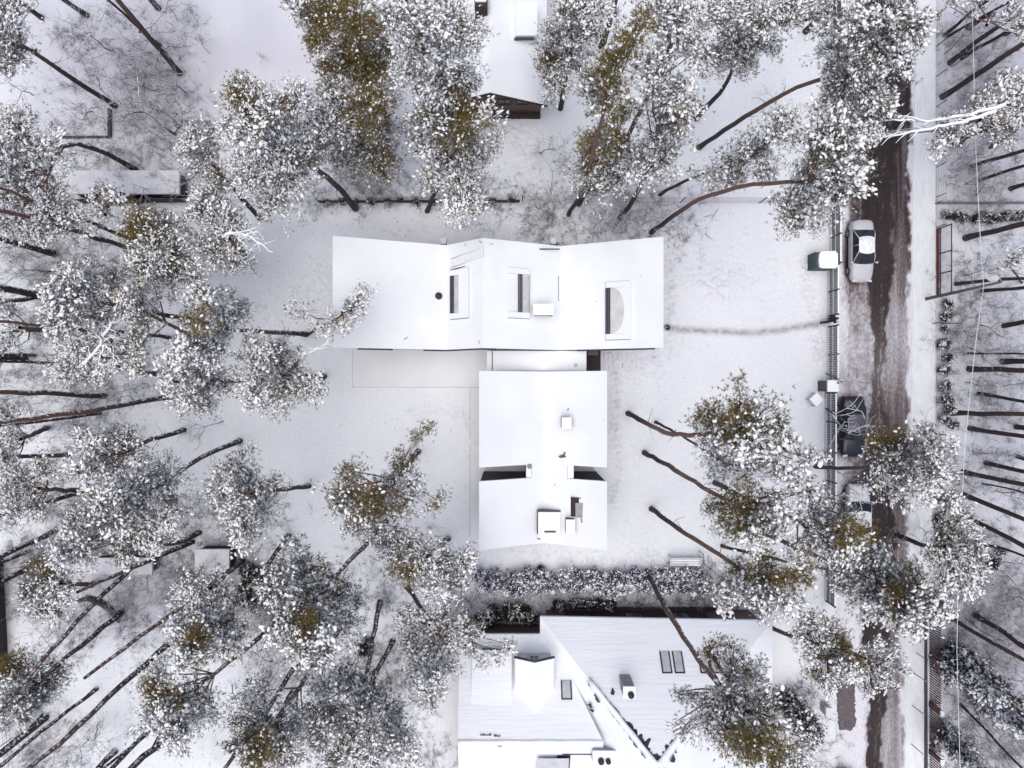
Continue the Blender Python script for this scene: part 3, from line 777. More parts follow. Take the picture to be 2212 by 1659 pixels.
    c = MB(o); c.cyl((1.22, -5.78, 3.7), .13, .35, 12); c.cyl((1.22, -5.78, 4.05), .17, .05, 12, 1); c.build('flue', [M['metal_dark'], M['metal_grey']], h)
    c = MB(o); q = (5.3*.86, 1.35, 3.12); c.cyl(q, .13, .1, 12); c.build('vent', M['fascia'], h)

def scrap():
    # dark glove-shaped plastic scrap lying on the south roof
    q = W(1215, 984, 4.1)
    m = MB(q)
    pts = [(-.26,-.08),(-.12,-.14),(.02,-.12),(.12,-.10),(.24,-.08),(.16,.0),(.13,.1),(.20,.17),(.17,.24),(.08,.22),(.06,.1),(-.02,.06),(-.14,.02)]
    m.prism([(q[0]+a*1.1, q[1]+b*1.1) for a, b in pts], q[2]-.1, q[2]+.20)
    o = m.build('roof_scrap', M['metal_dark'], None, True)
    tag(o, 'small dark scrap lying on the white south roof below the little chimney', 'scrap')

def neighbour_house():
    o = np.array([8.0, -22.0, 0.0])
    h = empty('neighbour_house', o, 'neighbouring house with hipped snowy roof, dormer and roof windows at the bottom of the photo', 'house')
    RM = mat('ribbed_roof_snow', (0.80, 0.83, 0.90), (0.85, 0.88, 0.93), .4, .75, .032, 2.6, stretch=(.22, 2.4, 1), spec=.1)
    nw, ne, pk = (2.0, -16.6, 3.2), (18.6, -16.9, 3.2), (9.1, -23.9, 9.0)
    sw, se = (2.0, -32.5, 3.2), (18.6, -32.5, 3.2)
    pk2 = (10.3, -25.6, 9.0)
    def slab(nm, poly, m=RM, th=.22):
        c = MB(o); c.prism([(p[0], p[1], p[2]) for p in poly], -th, 0); return c.build(nm, [m], h)
    slab('roof', [ne, nw, pk]); slab('roof', [nw, sw, pk2, pk]); slab('roof', [se, ne, pk, pk2]); slab('roof', [sw, se, pk2])
    # west wing with its ridge running east-west
    slab('roof', [(2.75, -17.85, 3.25), (-3.75, -17.85, 3.25), (-3.55, -23.5, 7.0), (6.0, -23.5, 7.0)])
    slab('roof', [(6.0, -23.502, 7.0), (-3.55, -23.502, 7.0), (-3.75, -30.5, 3.0), (6.5, -30.5, 3.0)])
    # ridge caps
    def ridge(a, b, r=.11, nm='ridge', m='snow'):
        c = MB(o); n = 14; A, B = np.array(a), np.array(b)
        P = [A + (B-A)*k/n + np.array([0, 0, .03 + .02*math.sin(k*2.1)]) for k in range(n+1)]
        c.tube([q_ - np.array([0, 0, r*.62]) for q_ in P], [r*(1 + .12*math.sin(i*1.7)) for i in range(len(P))], 9); c.build(nm, M[m], h)
    ridge((9.1, -23.9, 9.03), (5.2, -19.9, 6.05), .16)
    ridge((9.1, -23.9, 9.03), (10.9, -22.5, 7.87), .16)
    ridge((-3.55, -23.5, 7.02), (6.0, -23.5, 7.02), .13)
    # bare patches where the snow slid off beside the hips
    rng = np.random.default_rng(3)
    def patch(a, b, w, side, n, zoff=.02):
        """ragged dark strip from a to b (metres, on the roof plane) widening towards b"""
        A, B = np.array(a, float), np.array(b, float); d = B - A; L = np.linalg.norm(d[:2]); nrm = np.array([-d[1], d[0]])/L*side
        c = MB(o); ev, od = [], []
        for k in range(n+1):
            t = k/n; p = A + d*t
            ww = w*(t**.8)*rng.uniform(.35, 1.15) + .02
            q = p[:2] + nrm*ww
            ev.append(p); od.append((q, ww))
        return ev, od
    def plane_z(tri, x, y):
        a, b, c_ = [np.array(v) for v in tri]; n = np.cross(b-a, c_-a)
        return a[2] - (n[0]*(x-a[0]) + n[1]*(y-a[1]))/n[2]
    def strip(tri, a, b, w, side, n):
        n = int(n*3.5)
        A, B = np.array(a, float), np.array(b, float); d = B-A; L = np.hypot(*d); nr = np.array([-d[1], d[0]])/L*side
        c = MB(o); vs = []
        rw = rng.random(n+1)
        for _ in range(3): rw = np.convolve(np.r_[rw[0], rw, rw[-1]], [.25, .5, .25], 'valid')
        rw = np.clip((rw-.5)*3.2 + .45 + rng.normal(0, .10, n+1), 0, 1.1)
        for k in range(n+1):
            t = k/n; p = A + d*t; q = p + nr*(w*(.15 + .85*t)*rw[k] + .004)
            vs += [(p[0], p[1], plane_z(tri, *p)+.03), (q[0], q[1], plane_z(tri, *q)+.03)]
        c.add(vs, [(2*k, 2*k+2, 2*k+3, 2*k+1) for k in range(n)])
        c.build('bare_tiles', M['metal_dark'], h)
    N_, W_, E_ = (ne, nw, pk), (nw, pk, sw), (ne, pk, pk2)
    strip(N_, (5.3, -19.85), (8.6, -23.2), .16, 1, 26)
    strip(N_, (7.3, -21.85), (9.05, -23.75), .75, 1, 12)
    strip(N_, (10.6, -22.55), (9.2, -23.75), .35, -1, 12)
    strip(W_, (5.0, -20.0), (5.9, -21.2), .22, -1, 9)
    strip(W_, (6.2, -21.3), (8.5, -23.7), .14, -1, 22)
    strip(E_, (10.6, -23.1), (9.4, -24.4), .55, 1, 10)
    for tri, (x, y), r in ((W_, (5.25, -21.6), .18), (W_, (5.35, -21.9), .14), (N_, (6.7, -20.5), .14)):
        c = MB(o); P = []
        for k in range(11):
            a = 2*math.pi*k/11; rr = r*rng.uniform(.5, 1.3); P.append((x+rr*math.cos(a), y+rr*math.sin(a)))
        c.add([(p[0], p[1], plane_z(tri, *p)+.09) for p in P], [tuple(range(11))]); c.build('bare_tiles', M['metal_dark'], h)
    for x, y, l in ((-2.1, -23.15, .75), (-1.2, -23.2, .45), (-.95, -23.9, .3)):
        c = MB(o); P = [(x + l*k/9, y + (.04 if k % 2 else .10)*(1 if k < 10 else 0)*rng.uniform(.5, 1.6)) for k in range(10)]
        zz = lambda y: 7.0 - abs(y+23.5)*.66 + .08
        c.add([(p[0], y, zz(y)) for p in P] + [(p[0], p[1], zz(p[1])) for p in P], [(k, k+1, k+11, k+10) for k in range(9)])
        c.build('bare_tiles', M['metal_dark'], h)
    # walls
    c = MB(o); c.box(2.6, -31.5, -.1, 18.0, -17.2, 3.05); c.box(-3.3, -29.8, -.1, 2.6, -18.3, 3.05); c.build('wall', M['wood_brown'], h)
    c = MB(o); c.box(4.0, -17.17, .5, 14.5, -17.14, 2.7); c.build('cladding', M['wood_dark'], h)
    for x in (5.5, 9.0, 12.5): window(h, o, (x, -17.14, 1.5), 1.3, 1.3, 'y+', M['wood_dark'])
    # dormer on the west wing: gable to the north
    z0 = lambda y: 3.25 + (-17.85 - y)*.664
    def dormer(xc, w, yf, zt, eave_z, yr):
        ze = eave_z
        f = MB(o)
        f.add([(xc-w/2+.15, yf-.25, z0(yf)-.2), (xc+w/2-.15, yf-.25, z0(yf)-.2), (xc+w/2-.15, yf-.25, ze-.12), (xc, yf-.25, zt-.12), (xc-w/2+.15, yf-.25, ze-.12)], [(0,1,2,3,4)])
        d = f.build('dormer', M['render'], h)
        f = MB(o)
        ye = -17.85 - (ze-3.25)/.664
        f.prism([(xc, yf, zt), (xc-w/2, yf, ze), (xc-w/2, ye-.3, ze), (xc, yr, zt)], -.12, 0)
        f.prism([(xc+w/2, yf, ze), (xc, yf, zt), (xc, yr, zt), (xc+w/2, ye-.3, ze)], -.12, 0)
        f.build('roof', [RM], d)
        f = MB(o)
        f.tube([(xc-w/2-.03, yf+.02, ze-.05), (xc, yf+.03, zt-.04), (xc+w/2+.03, yf+.02, ze-.05)], .09, 5)
        f.build('verge_board', M['metal_dark'], d)
        f = MB(o)
        f.prism([(xc-w/2+.15, yf-.3), (xc-w/2+.15, ye), (xc-w/2+.3, ye), (xc-w/2+.3, yf-.3)][::-1], 3.6, ze-.1)
        f.prism([(xc+w/2-.3, yf-.3), (xc+w/2-.3, ye), (xc+w/2-.15, ye), (xc+w/2-.15, yf-.3)][::-1], 3.6, ze-.1)
        f.build('cheek', M['render'], d)
        return d
    d = dormer(1.53, 2.65, -18.65, 6.1, 5.35, -22.1)
    window(d, o, (1.53, -18.88, 4.95), .7, .85, 'y+', M['fascia'])
    for sx in (-.72, .72):
        c = MB(o); c.box(1.53+sx-.2, -18.88, 4.5, 1.53+sx+.2, -18.84, 5.35); c.build('shutter', M['fascia'], d)
    # shed dormer west of it, half under the pine branch
    f = MB(o); f.prism([(-.02, -18.5, 4.45), (-.02, -21.6, 5.79), (-2.75, -21.6, 5.79), (-2.75, -18.5, 4.45)], -.14, 0); d2 = f.build('dormer', [RM], h)
    f = MB(o); f.box(-2.6, -19.3, 3.6, -.15, -18.72, 4.25); f.build('wall', M['render'], d2)
    f = MB(o); f.box(-2.7, -18.56, 4.2, -.1, -18.47, 4.40); f.build('verge_board', M['metal_dark'], d2)
    for xx in (-2.0, -.8): window(d2, o, (xx, -18.72, 3.95), .9, .45, 'y+', M['fascia'])
    # roof windows
    def rwin(px0, py0, px1, py1, tri_or_fn, pane='frost'):
        zf = tri_or_fn
        zz = 4.9
        for _ in range(6):
            a = W(px0, py0, zz); b = W(px1, py1, zz); zz = zf((a[0]+b[0])/2, (a[1]+b[1])/2)
        x0, x1, y0, y1 = a[0], b[0], b[1], a[1]
        f = MB(o)
        def q(xa, xb, ya, yb, h0, h1):
            f.add([(xa,ya,zf(xa,ya)+h0),(xb,ya,zf(xb,ya)+h0),(xb,yb,zf(xb,yb)+h0),(xa,yb,zf(xa,yb)+h0),(xa,ya,zf(xa,ya)+h1),(xb,ya,zf(xb,ya)+h1),(xb,yb,zf(xb,yb)+h1),(xa,yb,zf(xa,yb)+h1)],
                  [(0,3,2,1),(4,5,6,7),(0,1,5,4),(1,2,6,5),(2,3,7,6),(3,0,4,7)])
        q(x0, x0+.09, y0, y1, 0, .11); q(x1-.09, x1, y0, y1, 0, .11); q(x0+.09, x1-.09, y0, y0+.07, 0, .10)
        r = f.build('roof_window', M['metal_dark'], h)
        f = MB(o); f.add([(x0+.09,y0+.07,zf(x0,y0+.07)+.07),(x1-.09,y0+.07,zf(x1,y0+.07)+.07),(x1-.09,y1,zf(x1,y1)+.07),(x0+.09,y1,zf(x0,y1)+.07)], [(0,1,2,3)])
        f.build('pane', M['frost'], r)
    zn = lambda x, y: plane_z(N_, x, y)
    zw = lambda x, y: z0(y) + .02
    rwin(1427, 1412, 1449, 1447, zn); rwin(1454, 1412, 1476, 1447, zn)
    rwin(1509, 1412, 1531, 1447, zn); rwin(1532, 1412, 1554, 1447, zn)
    rwin(1212, 1474, 1235, 1505, zw)
    # chimneys
    def chim(px0, py0, px1, py1, ztop, zf, pots):
        a = W(px0, py0, ztop); b = W(px1, py1, ztop)
        c = MB(o); c.box(a[0], b[1], 4.0, b[0], a[1], ztop); r = c.build('chimney', mat('chimney_render', (.24, .24, .25), (.36, .36, .36), 3, .9, .01, 20), h)
        c = MB(o); c.box(a[0]-.04, b[1]-.04, ztop, b[0]+.04, a[1]+.04, ztop+.12); c.build('snow_cap', M['snow'], r)
        for (u, rr) in pots:
            x = a[0] + (b[0]-a[0])*u; y = (a[1]+b[1])/2 - .1
            c = MB(o); c.cyl((x, y, ztop+.12), rr, .22, 14); c.cyl((x, y, ztop+.34), rr*.55, .05, 12); c.build('chimney_pot', M['metal_dark'], r)
    chim(1347, 1483, 1371, 1506, 7.4, zn, [(.62, .20)])
    chim(1281, 1622, 1328, 1652, 7.0, zw, [(.35, .20), (.68, .17)])
    # roof terrace cut into the south slope, only its north end is in the picture
    a, b = W(1160, 1627, 6.0), W(1330, 1659, 6.0)
    c = MB(o); c.add([(-.05+a[0]+.0, a[1]-2.6, 5.36), (a[0]+2.1, a[1]-2.6, 5.36), (a[0]+2.1, a[1], 6.62), (a[0], a[1], 6.62)], [(0,1,2,3)])
    c.build('balcony', M['frost'], h)
    c = MB(o); zt = lambda y: 7.0 - abs(y+23.5)*.571 + .05
    for x0, x1, y0, y1 in ((3.35, 6.0, -24.7, -24.62), (3.0, 3.9, -26.8, -24.75), (5.95, 6.02, -26.6, -24.7)):
        c.add([(x0,y0,zt(y0)),(x1,y0,zt(y0)),(x1,y1,zt(y1)),(x0,y1,zt(y1))], [(0,1,2,3)])
    c.build('bare_tiles', M['wood_dark'], h)

def north_house():
    o = np.array([-.5, 26.0, 0.0])
    h = empty('boarded_house', o, 'snow roofed house with a brown boarded gable at the top of the photo', 'house')
    RM = mat('north_roof_snow', (0.78, 0.81, 0.86), (0.84, 0.87, 0.91), .5, .75, .02, 2.0, spec=.1)
    yS, yN = 20.0, 33.5
    c = MB(o)
    c.prism([(2.5, yS, 3.0), (2.5, yN, 3.0), (-1.5, yN, 5.05), (-1.5, yS, 5.05)], -.2, 0)
    c.prism([(-1.5, yS, 5.05), (-1.5, yN, 5.05), (-4.6, yN, 3.4), (-4.6, yS, 3.4)], -.2, 0)
    r = c.build('roof', [RM], h)
    c = MB(o)
    c.tube([(-4.62, yS-.03, 3.3), (-1.5, yS-.03, 4.95), (2.53, yS-.03, 2.9)], .07, 5); c.build('verge_board', M['wood_dark'], r)
    c = MB(o)
    for k in range(7): c.box(-4.55+k*.17, yS+.05, 3.38+k*.09, -4.49+k*.17, yN, 3.50+k*.09)
    c.build('roof_ribs', M['fascia'], r)
    c = MB(o)
    c.add([(-4.2, yS+.55, -.1), (2.15, yS+.55, -.1), (2.15, yS+.55, 2.95), (-1.5, yS+.55, 4.8), (-4.2, yS+.55, 3.4)], [(0,1,2,3,4)])
    c.box(-4.2, yS+.56, -.1, 2.15, yN-.5, 3.0); c.build('wall', M['wood_brown'], h)
    for x in (-.55, .75): window(h, o, (x, yS+.55, 2.35), .95, .9, 'y-', M['wood_dark'])
    c = MB(o); c.box(-4.2, yS+.2, -.1, 2.15, yS+.52, .5); c.build('plinth', M['wood_dark'], h)
    # raised roof box, its shadow line painted as a dark strip, and the black chimney
    c = MB(o); c.box(.25, 24.1, 3.6, 1.75, 26.4, 4.7); d = c.build('dormer', M['roof_snow'], h)
    c = MB(o); c.box(.15, 24.0, 4.2, 1.55, 24.06, 4.5); c.build('shadow_strip', M['metal_dark'], d)
    a, b = W(1025, 0, 6), W(1052, 15, 6)
    c = MB(o); c.box(a[0], b[1], 3.5, b[0], a[1]+.6, 6.0); d = c.build('chimney', M['wood_dark'], h)
    c = MB(o); c.box(a[0]+.05, b[1]+.3, 6.0, b[0]-.05, a[1]+.6, 6.12); c.build('snow_cap', M['snow'], d)

def shed(name, label, cat, px0, py0, px1, py1, z, wall_m, roof_m=None, slope=0.0, over=.12):
    a, b = W(px0, py0, z), W(px1, py1, z)
    cx, cy = (a[0]+b[0])/2, (a[1]+b[1])/2
    o = np.array([cx, cy, 0]); h = empty(name, o, label, cat)
    c = MB(o); c.box(a[0]+over, b[1]+over, -.1, b[0]-over, a[1]-over, z-.12); c.build('wall', wall_m, h)
    c = MB(o); c.prism([(a[0], b[1], z-slope), (b[0], b[1], z), (b[0], a[1], z), (a[0], a[1], z-slope)], -.12, .1); c.build('roof', roof_m or M['shaded_shed_snow'], h)
    return h
# ------------------------------------------------------------------ trees
_t = (1 + 5**.5)/2
ICO_V = np.array([(-1,_t,0),(1,_t,0),(-1,-_t,0),(1,-_t,0),(0,-1,_t),(0,1,_t),(0,-1,-_t),(0,1,-_t),(_t,0,-1),(_t,0,1),(-_t,0,-1),(-_t,0,1)], float)
ICO_V /= np.linalg.norm(ICO_V[0])
ICO_F = np.array([(0,11,5),(0,5,1),(0,1,7),(0,7,10),(0,10,11),(1,5,9),(5,11,4),(11,10,2),(10,7,6),(7,1,8),(3,9,4),(3,4,2),(3,2,6),(3,6,8),(3,8,9),(4,9,5),(2,4,11),(6,2,10),(8,6,7),(9,8,1)])

def unit(v): return v/(np.linalg.norm(v, axis=-1, keepdims=True) + 1e-9)

def foliage(rng, lobes, dens=1.0, limb_from=None, blob=1.0, needle=1.0, spray_r=.30, flat=.8):
    """lobes: list (c(3), R, snow 0..9, gold 0/1, sparse).  returns V, F, midx, smooth
    material slots: 0 needles, 1 golden needles, 2 snow, 3 twigs"""
    Vs, Fs, Ms, Ss = [], [], [], []
    base = 0
    def put(V, F, m, sm):
        nonlocal base
        Vs.append(V); Fs.append(F + base); base += len(V)
        Ms.append(np.full(len(F), m) if np.isscalar(m) else m); Ss.append(np.full(len(F), sm))
    for (c, R, snow, gold, sparse) in lobes:
        c = np.array(c, float)
        ns = max(5, int((31 if gold else 20)*R*R*dens*(.5 if sparse is True else (.42 if sparse == 'fringe' else 1))))
        d = unit(rng.normal(size=(ns, 3))); d[:, 2] = np.where(d[:, 2] < -.35, -d[:, 2], d[:, 2])
        az = np.arctan2(d[:, 1], d[:, 0]); ph = rng.uniform(0, 6.28, 3)
        lump = .80 + .17*np.sin(3*az+ph[0]) + .15*np.sin(5*az+ph[1]) + .12*np.sin(8*az + 4*d[:, 2] + ph[2])
        rr = R*lump*(.30 + .72*rng.random(ns)**.55)
        if sparse == 'fringe': rr = R*lump*(.74 + .34*rng.random(ns))
        sc = c + d*rr[:, None]*np.array([1, 1, flat])
        # limbs
        nl = 5 if not sparse else 7
        pick = rng.integers(0, ns, nl)
        src = np.repeat((c if limb_from is None else (c*.55 + limb_from*.45))[None], nl, 0)
        V, F = thin_tubes(src + rng.normal(0, .08, (nl, 3)), sc[pick], .024, .012); put(V, F, 3, True)
        V, F = thin_tubes(c + (sc - c)*rng.uniform(.1, .45, (ns, 1)), sc, .016, .008); put(V, F, 3, True)
        # tufts
        nt = 15 if not sparse else (7 if sparse == 'fringe' else 11)
        ax = unit(d*np.array([1, 1, .5]) + rng.normal(0, .35, (ns, 3)) + np.array([0, 0, .25]))
        T = np.repeat(sc, nt, 0); A = np.repeat(ax, nt, 0)
        N = ns*nt
        off = rng.normal(0, 1, (N, 3))*np.array([1, 1, .42])*spray_r*.62
        T = T + off + A*rng.uniform(-.3, .5, (N, 1))*spray_r
        TA = unit(A + unit(off)*.5 + rng.normal(0, .35, (N, 3)))
        kn = 9
        SA = A
        P = np.repeat(T, kn, 0); D = unit(np.repeat(TA, kn, 0)*.75 + rng.normal(0, .55, (N*kn, 3)))
        L = (rng.uniform(.10, .24, (N*kn, 1)))*needle
        side = unit(np.cross(D, rng.normal(size=(N*kn, 3))))*rng.uniform(.0075, .0155, (N*kn, 1))*needle
        V = np.stack([P - side, P + side, P + D*L], 1).reshape(-1, 3)
        F = np.arange(N*kn*3).reshape(-1, 3)
        gn = vnoise(T[:, 0], T[:, 1] + .7*T[:, 2], .9, .9, 61)
        g = (gn + (.60 if gold else -.22) + rng.normal(0, .08, N)) > .62
        put(V, F, np.repeat(np.where(g, 1, 0), kn), False)
        # snow clumps
        sn = vnoise(T[:, 0] + 9, T[:, 1] + .5*T[:, 2], .75, .75, 62)
        rel = (T - c)/R
        s2 = vnoise(T[:, 0] - 7, T[:, 1] + .6*T[:, 2], .24, .24, 63)
        p = snow/9*.95 + (sn - .5)*.5 + (s2 - .5)*1.1 - .12*rel[:, 1] + .16*rel[:, 2]
        keep = rng.random(N) < np.clip(p, .02, .97)*(.34 if gold else .84)
        Q = T[keep]; QA = TA[keep]; n = len(Q)
        if n:
            a = unit((SA[keep] + rng.normal(0, .28, (n, 3)))*np.array([1, 1, .5])); b = unit(np.cross(a, np.array([0, 0, 1.0]) + rng.normal(0, .15, (n, 3)))); cc = np.cross(a, b)
            s = np.clip(rng.lognormal(0, .36, (n, 1)), .4, 2.0)*blob*(.80 + .35*snow/9)
            la, lb, lc = s*.086, s*.042*rng.uniform(.7, 1.4, (n, 1)), s*.038
            jit = 1 + rng.normal(0, .16, (n, 12, 1))
            iv = ICO_V[None]*jit
            V = Q[:, None] + np.array([0, 0, .035]) + iv[..., 0:1]*(a*la)[:, None] + iv[..., 1:2]*(b*lb)[:, None] + iv[..., 2:3]*(cc*lc)[:, None]
            F = (np.arange(n)[:, None, None]*12 + ICO_F[None]).reshape(-1, 3)
            put(V.reshape(-1, 3), F, 2, True)
    return np.concatenate(Vs), np.concatenate(Fs), np.concatenate(Ms), np.concatenate(Ss)

FOL = [M['needle'], M['needle_gold'], M['snow_clump'], M['twig']]
BASES = []
def trunk_mesh(pts, r0, r1, origin, branches=(), n=8):
    P = np.array(pts, float)
    # smooth resample with a gentle wander
    seg = np.r_[0, np.cumsum(np.linalg.norm(np.diff(P, axis=0), axis=1))]
    m = max(8, int(seg[-1]/1.4)); t = np.linspace(0, seg[-1], m)
    Q = np.stack([np.interp(t, seg, P[:, k]) for k in range(3)], 1)
    for _ in range(2): Q[1:-1] = (Q[:-2] + 2*Q[1:-1] + Q[2:])/4
    rg = np.random.default_rng(int(abs(P[0][0]*131 + P[0][1]*17)*10) % 100000)
    Q[1:-1, :2] += rg.normal(0, .035, (m-2, 2))
    rr = r0 + (r1 - r0)*(t/seg[-1])**1.1; rr[0] *= 1.28; rr *= 1 + rg.normal(0, .03, m)
    Vs, Fs = [], []; V, F = tube_np(Q, rr, n); Vs.append(V); Fs.append(F); b = len(V)
    # broken side limbs on the upper half of the bole
    branches = list(branches)
    for _ in range(int(rg.integers(3, 7))):
        k = int(rg.integers(m//3, m-1)); a = rg.uniform(0, 6.28); l = rg.uniform(.25, 1.1)
        branches.append((Q[k], Q[k] + np.array([math.cos(a)*l, math.sin(a)*l, rg.uniform(-.1, .45)*l]), .022, .008))
    for (A, B, ra, rb) in branches:
        A, B = np.array(A), np.array(B); mid = (A+B)/2 + np.array([0, 0, -.15]) + rg.normal(0, .1, 3)
        V, F = tube_np([A, mid, B], [ra, (ra+rb)/2, rb], 5); Vs.append(V); Fs.append(F + b); b += len(V)
    return fast_mesh('trunk', np.concatenate(Vs), np.concatenate(Fs), [M['bark']], origin=origin)

def zof(bx, by, x, y, lo, hi):
    return min(max(H*(1 - rad(bx, by)/max(rad(x, y), 1)), lo), hi)

def pine(label, base, lobes, h=18.5, mid=(), r=.185, cat='pine tree', group='snow laden pines', sparse=False, gold=(), name='pine_tree', seed=None, limbs=()):
    """base: foot on the survey grid or None; lobes (x, y, r, snow) on the survey grid"""
    L = np.array([l[:3] for l in lobes], float)
    wgt = L[:, 2]**2
    cx, cy = (L[:, 0]*wgt).sum()/wgt.sum(), (L[:, 1]*wgt).sum()/wgt.sum()
    if base is None:
        p = W(cx, cy, h); f = (1 - h/H); base = (1106 + (cx-1106)*f, 829.5 + (cy-829.5)*f); z0 = h
    else: z0 = zof(*base, cx, cy, 12.5, 23)
    B = W(*base); B[2] = 0
    seed = seed or (int(cx*7 + cy*13) % 99991); rng = np.random.default_rng(seed)
    WL = []
    for i, (x, y, rr, s) in enumerate(lobes):
        z = z0 + min(max(zof(*base, x, y, 5, 30) - z0, -2.6), 2.2) + rng.uniform(-.4, .4)
        R = rr*(H - z)*K
        WL.append((W(x, y, z), R*.98, s, i in gold or s <= 2 or (s == 3 and i % 2 == 0), sparse))
    top = max(w[0][2] for w in WL)
    cc = np.mean([w[0] for w in WL], axis=0); ce = W(cx, cy, z0)
    pts = [B + np.array([0, 0, -.15])]
    for (mx, my) in mid: pts.append(W(mx, my, zof(*base, mx, my, 1, z0 - 1)))
    pts.append(ce + np.array([0, 0, -1.0])); 
    root = empty(name, B, label, cat, group)
    br = []
    att = np.array(pts[-1])
    for (c, R, s, g, sp) in WL:
        a = att*.8 + np.array(pts[-2])*.2 if np.linalg.norm(c[:2]-att[:2]) > 1 else att
        br.append((a + rng.normal(0, .05, 3), c - np.array([0,0,.3]), .055, .02))
    me = trunk_mesh(pts, r, r*.50, B, br); link('trunk', me, root)
    WL2 = list(WL)
    for (c, R, s_, g, sp_) in WL:
        if R > .8: WL2.append((c - np.array([0, 0, .4]), R*1.22, min(5.0, s_ + 1), g, 'fringe'))
    for k, lm in enumerate(limbs):        # bare limbs carrying a roll of snow
        r0 = .115 if len(lm) > 3 else .06
        q = [W(x, y, z0 - .2 - .15*j + rng.uniform(-.1, .1)) for j, (x, y) in enumerate(lm)]
        t = np.linspace(0, len(q)-1, 4*len(q)); qq = np.stack([np.interp(t, np.arange(len(q)), np.array(q)[:, i]) for i in range(3)], 1)
        qq[1:-1] += rng.normal(0, .035, (len(qq)-2, 3))
        V, F = tube_np(qq, np.linspace(r0, r0*.3, len(qq)), 7); Vs = [V]; Fs = [F]; b = len(V)
        for _ in range(len(qq)):
            j = int(rng.integers(2, len(qq)-1)); d = unit(qq[j+1] - qq[j-1] + rng.normal(0, .5, 3)*np.array([1, 1, .5])); e = qq[j] + d*rng.uniform(.3, .9)
            V, F = tube_np([qq[j], (qq[j]+e)/2 + rng.normal(0, .05, 3), e], [r0*.32, r0*.25, r0*.12], 7); Vs.append(V); Fs.append(F + b); b += len(V)
        link('limb', fast_mesh('limb', np.concatenate(Vs), np.concatenate(Fs), [M['twig_rimed']], origin=B), root)
    V, F, mi, sm = foliage(rng, WL2, limb_from=att)
    me = fast_mesh('crown', V, F, FOL, mi, sm, origin=B); link('crown', me, root)
    return root

# generic crown shared by the trees whose heads stand outside the picture
def generic_crowns():
    out = []
    for s in range(2):
        rng = np.random.default_rng(900 + s)
        lb = [((rng.normal(0, .8), rng.normal(0, .8), rng.uniform(-2, 1.5)), rng.uniform(.9, 1.5), 6, False, False) for _ in range(5)]
        V, F, mi, sm = foliage(rng, lb, .4)
        out.append(fast_mesh('crown', V, F, FOL, mi, sm))
    return out
GC = None
def edge_tree(label, base, ends, h=19.0, r=.17, group='pine trunks leaning out past the edge of the photo', cat='pine tree', fork=None):
    global GC
    if GC is None: GC = generic_crowns()
    B = W(*base); B[2] = -.15
    pts = [B.copy()]
    for e in ends: pts.append(W(e[0], e[1], zof(*base, *e, 1.0, h - 2)))
    a, b = (B if len(ends) < 2 else pts[-2]), pts[-1]
    d = (b - a); d = d/max(d[2], .8)
    d[:2] = np.clip(d[:2], -.25, .25)
    top = b + d*(h - b[2]); pts.append(top)
    B[2] = 0
    root = empty('pine_tree', B, label, cat, group)
    br = []
    if fork: 
        f0, f1 = fork; z = zof(*base, *f0, 1, h); A_ = W(*f0, z); z1 = zof(*base, *f1, 2, h); br.append((A_, W(*f1, z1), r*.7, r*.5))
        br.append((W(*f1, z1), top + rngG.normal(0, 1, 3), r*.5, .05))
    link('trunk', trunk_mesh(pts, r, r*.45, B, br), root)
    # keep an off-frame head truly off the frame
    hx = top - B
    px, py = 1106 + top[0]/((H-top[2])*K), 829.5 - top[1]/((H-top[2])*K)
    m = 95
    if -m < px < 2212+m and -m < py < 1659+m:
        return root
    c = link('crown', GC[rngG.integers(0, 2)], root, hx); c.rotation_euler = (0, 0, rngG.uniform(0, 6))
    return root
rngG = np.random.default_rng(77)

# ------------------------------------------------------------------ leafless trees and shrubs
def bare_mesh(seed, h, spread, levels=5, r0=.06, nb=3, up=.55, dens=1.0, thin=.0065):
    rng = np.random.default_rng(seed)
    A, B, RA, RB = [], [], [], []
    cur = [(np.zeros(3), unit(np.array([rng.normal(0, .15), rng.normal(0, .15), 1.0])), h*.34, r0)]
    for lv in range(levels):
        nxt = []
        for (p, d, l, r) in cur:
            k = 3; q = p
            for s in range(k):
                d = unit(d + rng.normal(0, .17, 3)); q2 = q + d*l/k
                A.append(q); B.append(q2); RA.append(r*(1-.12*s)); RB.append(r*(1-.12*(s+1))); q = q2
                if lv > 0 and s < k-1 and rng.random() < .75*dens:
                    dd = unit(d + unit(rng.normal(size=3))*spread*1.1 + np.array([0, 0, .1])); nxt.append((q, dd, l*rng.uniform(.4, .62), r*.5))
            for _ in range(nb if lv == 0 else 2):
                dd = unit(d*.9 + unit(rng.normal(size=3))*spread + np.array([0, 0, up*.3])); nxt.append((q, dd, l*rng.uniform(.55, .8), r*.62))
        if len(nxt) > 420: nxt = [nxt[i] for i in rng.permutation(len(nxt))[:420]]
        cur = nxt
    V, F = thin_tubes(A, B, np.maximum(RA, thin), np.maximum(RB, thin*.75))
    nt = int(sum(1 for i in range(len(A)) if RA[i] > r0*.72))*6
    return V, F
BARE = None
def bare_variants():
    out = []
    for s, (h, sp, lv, r) in enumerate([(7.5, .75, 6, .085), (6.5, .9, 6, .07), (8.5, .6, 6, .09), (3.4, .9, 5, .028), (2.6, 1.0, 5, .022), (4.2, .8, 5, .035), (7.2, .95, 4, .11)]):
        V, F = bare_mesh(300 + s, h, sp, lv, r, dens=.7 if s == 6 else 1.0, thin=.021 if s == 6 else .0065)
        # the lower 12 per cent of the faces belong to the stem
        nst = 18
        me1 = fast_mesh('trunk', V, F[:nst], [M['twig']]); me2 = fast_mesh('crown', V, F[nst:], [M['twig_bare']])
        out.append((me1, me2))
    return out
